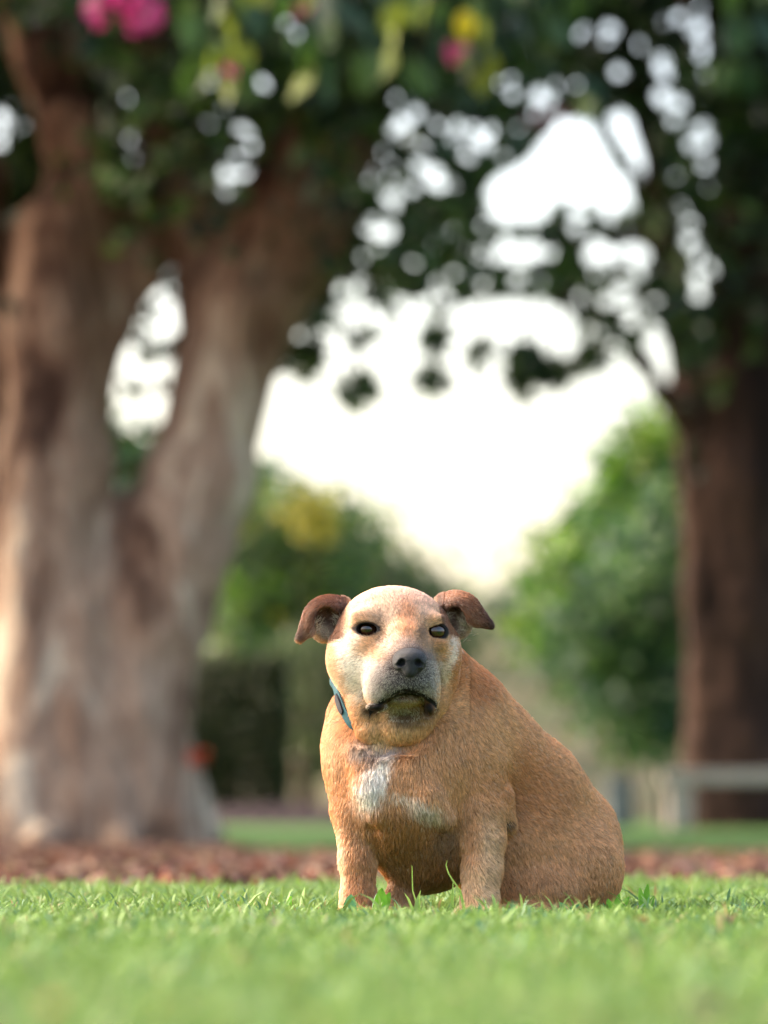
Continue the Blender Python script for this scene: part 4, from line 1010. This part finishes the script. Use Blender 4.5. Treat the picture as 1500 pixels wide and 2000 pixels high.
# --- eyeballs
def uvsphere(c, r, nu=40, nv=24, squash=(1, 1, 1)):
    V = []; Fq = []
    for j in range(nv + 1):
        th = math.pi * j / nv
        for i in range(nu):
            ph = 2 * math.pi * i / nu
            V.append((c[0] + r * squash[0] * math.sin(th) * math.cos(ph), c[1] - r * squash[1] * math.cos(th), c[2] + r * squash[2] * math.sin(th) * math.sin(ph)))
    for j in range(nv):
        for i in range(nu):
            Fq.append((j * nu + i, j * nu + (i + 1) % nu, (j + 1) * nu + (i + 1) % nu, (j + 1) * nu + i))
    return np.array(V), np.array(Fq)
eye_m = M('wet_brown_eye', .06, .3)
eye_m.b.inputs['Coat Weight'].default_value = 1; eye_m.b.inputs['Coat IOR'].default_value = 1.47; eye_m.b.inputs['Coat Roughness'].default_value = .02
eye_m.base(eye_m.attr())
for e in EYES:
    V, Fq = uvsphere((0, 0, 0), 27.0)
    V = V @ e['R'].T
    back = e['R'] @ np.array([0, 4.6, 0])
    gaze = e['R'] @ np.array([.0, -1, 0.05]); gaze /= np.linalg.norm(gaze)
    ang = np.degrees(np.arccos(np.clip((V / 27.0) @ gaze, -1, 1)))[:, None]
    c = np.where(ang < 13, lin('#060505'), np.where(ang < 36, lin('#371c0c'), np.where(ang < 40, lin('#0c0807'), lin('#3a2e2a'))))
    link('eye', mesh_np('eye', (V + back + e['c']) * S, Fq, True, (eye_m.m,), c), dog)

# --- nose leather with nostrils
Nf = Field(NOSE - 48, NOSE + 48, .8)
def NL(u, v, w): return dl(u, v, w)
Nf.ell(NL(800, 1287, -166), (32.5, 26, 21.5), 6)
Nf.ell(NL(781, 1295, -166), (14.5, 22, 15), 5); Nf.ell(NL(819, 1295, -164), (13.5, 22, 15), 5)
Nf.ell(NL(800, 1304, -170), (17, 18, 19), 6)
Nf.chain([(*NL(785, 1294, -194), 8.5), (*NL(785, 1294, -180), 5.5), (*NL(776, 1301, -190), 5), (*NL(768, 1303, -180), 3.5)], 3, True)
Nf.chain([(*NL(816, 1294, -194), 8), (*NL(816, 1294, -180), 5), (*NL(824, 1300, -188), 5), (*NL(831, 1302, -178), 3.5)], 3, True)
Nf.chain([(*NL(800, 1299, -195), 1.5), (*NL(800, 1324, -190), 2.6)], 4, True)
NP, NQ = Nf.polygons()
del Nf
nose_m = M('wet_black_nose', .42, .4)
vor = nose_m.n('ShaderNodeTexVoronoi', Scale=1100); nose_m.l(nose_m.coord(), vor.inputs['Vector'])
nose_m.base(nose_m.ramp(nose_m.noise(300), [(.3, (.008, .009, .012)), (.7, (.024, .026, .033))]))
nose_m.bump(vor.outputs['Distance'], .9, .0012)
link('nose', mesh_np('nose', NP * S, NQ, True, (nose_m.m,)), dog)

# --- whiskers and lashes
ws = []
for i in range(46):
    left = i % 2 == 0
    uu = rng.uniform(716, 770) if left else rng.uniform(824, 842); vv = rng.uniform(1310, 1350)
    p_ = dl(uu, vv, -150 + abs(uu - 795) * .9); s_ = -1 if left else 1
    d = np.array([s_ * rng.uniform(.3, 1), -rng.uniform(.1, .8), rng.uniform(-1, .15)]); d /= np.linalg.norm(d)
    Lw = rng.uniform(12, 30); sag = np.array([0, 0, -1]) * Lw * .25
    ws.append([p_, p_ + d * Lw * .35, p_ + d * Lw * .7 + sag * .4, p_ + d * Lw + sag])
ws = np.array(ws) * S
wr = np.tile(np.array([.35, .28, .2, .06]), (len(ws), 1)) * S
wc = np.where(rng.random((len(ws), 1)) < .6, lin('#e8e2d8'), lin('#2a2522'))
curves('whisker', ws, wr, wc, fur_m.m, dog)['kind'] = 'stuff'

# --- pale tufts in the ear cups, dark brow bristles
ws = []; wc = []
for (u0, v0, w0, su, dirx) in ((640, 1243, -6, 12, -1), (618, 1222, -14, 5, 1), (896, 1238, 6, 10, 1), (906, 1215, 2, 5, -1), (662, 1216, -2, 4, -1), (872, 1208, 8, 3, 1)):
    for i in range(70):
        p_ = dl(u0 + rng.normal(0, su), v0 + rng.normal(0, 7), w0 + rng.normal(0, 4))
        d = np.array([dirx * rng.uniform(-.1, .9), -rng.uniform(.3, .9), rng.uniform(.1, 1)]); d /= np.linalg.norm(d); Lw = rng.uniform(10, 20)
        ws.append([p_, p_ + d * Lw * .35, p_ + d * Lw * .7 + [0, 0, -.5], p_ + d * Lw + [0, 0, -2]]); wc.append(lin('#e6d2bc') * rng.uniform(.4, .95))
ws = np.array(ws) * S
curves('ear_tuft', ws, np.tile(np.array([.4, .34, .25, .05]), (len(ws), 1)) * S, np.array(wc), fur_m.m, dog)['kind'] = 'stuff'

# --- collar: a woven teal band round the neck with a darker buckle
ring = [(650, 1316, 80), (654, 1337, 50), (662, 1366, 22), (676, 1398, -4), (700, 1424, -16), (760, 1440, -20), (840, 1420, 0), (880, 1370, 60), (860, 1310, 130), (780, 1270, 150), (690, 1285, 115)]
rp = np.array([dl(*r_) for r_ in ring]); nR = len(rp); cc_ = rp.mean(0)
def cr(t):
    i = int(math.floor(t)) % nR; f = t - math.floor(t)
    a_, b_, c_, d_ = (rp[(i + k) % nR] for k in (-1, 0, 1, 2))
    return .5 * ((2 * b_) + (c_ - a_) * f + (2 * a_ - 5 * b_ + 4 * c_ - d_) * f * f + (-a_ + 3 * b_ - 3 * c_ + d_) * f ** 3)
V = []; Fq = []; m_ = 120
for i in range(m_):
    t = i / m_ * nR; c_ = cr(t); tg = cr(t + .02) - cr(t - .02); tg /= np.linalg.norm(tg)
    out = c_ - cc_; out -= (out @ tg) * tg; out /= np.linalg.norm(out); wd = np.cross(tg, out)
    for (x, y) in ((-13, -1.5), (-13, 1.5), (-10, 2.6), (10, 2.6), (13, 1.5), (13, -1.5)): V.append(c_ + wd * x + out * y)
for i in range(m_):
    for k in range(6): Fq.append((i * 6 + k, i * 6 + (k + 1) % 6, ((i + 1) % m_) * 6 + (k + 1) % 6, ((i + 1) % m_) * 6 + k))
col_m = M('teal_webbing', .7, .3)
wv = col_m.n('ShaderNodeTexWave', Scale=420, Distortion=1.0); col_m.l(col_m.coord((1, 1, 1)), wv.inputs['Vector'])
col_m.base(col_m.ramp(wv.outputs['Fac'], [(.2, lin('#062c34')), (.8, lin('#175a64'))])); col_m.bump(wv.outputs['Fac'], .5, .001)
collar = link('collar', mesh_np('collar', np.array(V) * S, np.array(Fq)[:, ::-1], False, (col_m.m,)), dog, label='teal woven collar showing beside the jowl')
t = 1.75; V = []; 
for i in range(9):
    c_ = cr(t + i * .13); tg = cr(t + .02 + i * .13) - cr(t - .02 + i * .13); tg /= np.linalg.norm(tg)
    out = c_ - cc_; out -= (out @ tg) * tg; out /= np.linalg.norm(out); wd = np.cross(tg, out)
    hw = 11 * math.sin(math.pi * (i + 1.2) / 10.4) ** .5
    for (x, y) in ((-hw, 1), (-hw * .9, 6), (hw * .9, 6), (hw, 1)): V.append(c_ + wd * x + out * y)
Fq = [(i * 4 + k, i * 4 + (k + 1) % 4, (i + 1) * 4 + (k + 1) % 4, (i + 1) * 4 + k) for i in range(8) for k in range(4)] + [(0, 1, 2, 3), (35, 34, 33, 32)]
buck_m = M('navy_plastic', .35, .5).color(lin('#0c1826'))
link('buckle', mesh_np('buckle', np.array(V) * S, np.array(Fq), False, (buck_m.m,)), collar)
collar.children[0].matrix_parent_inverse = collar.matrix_world.inverted()
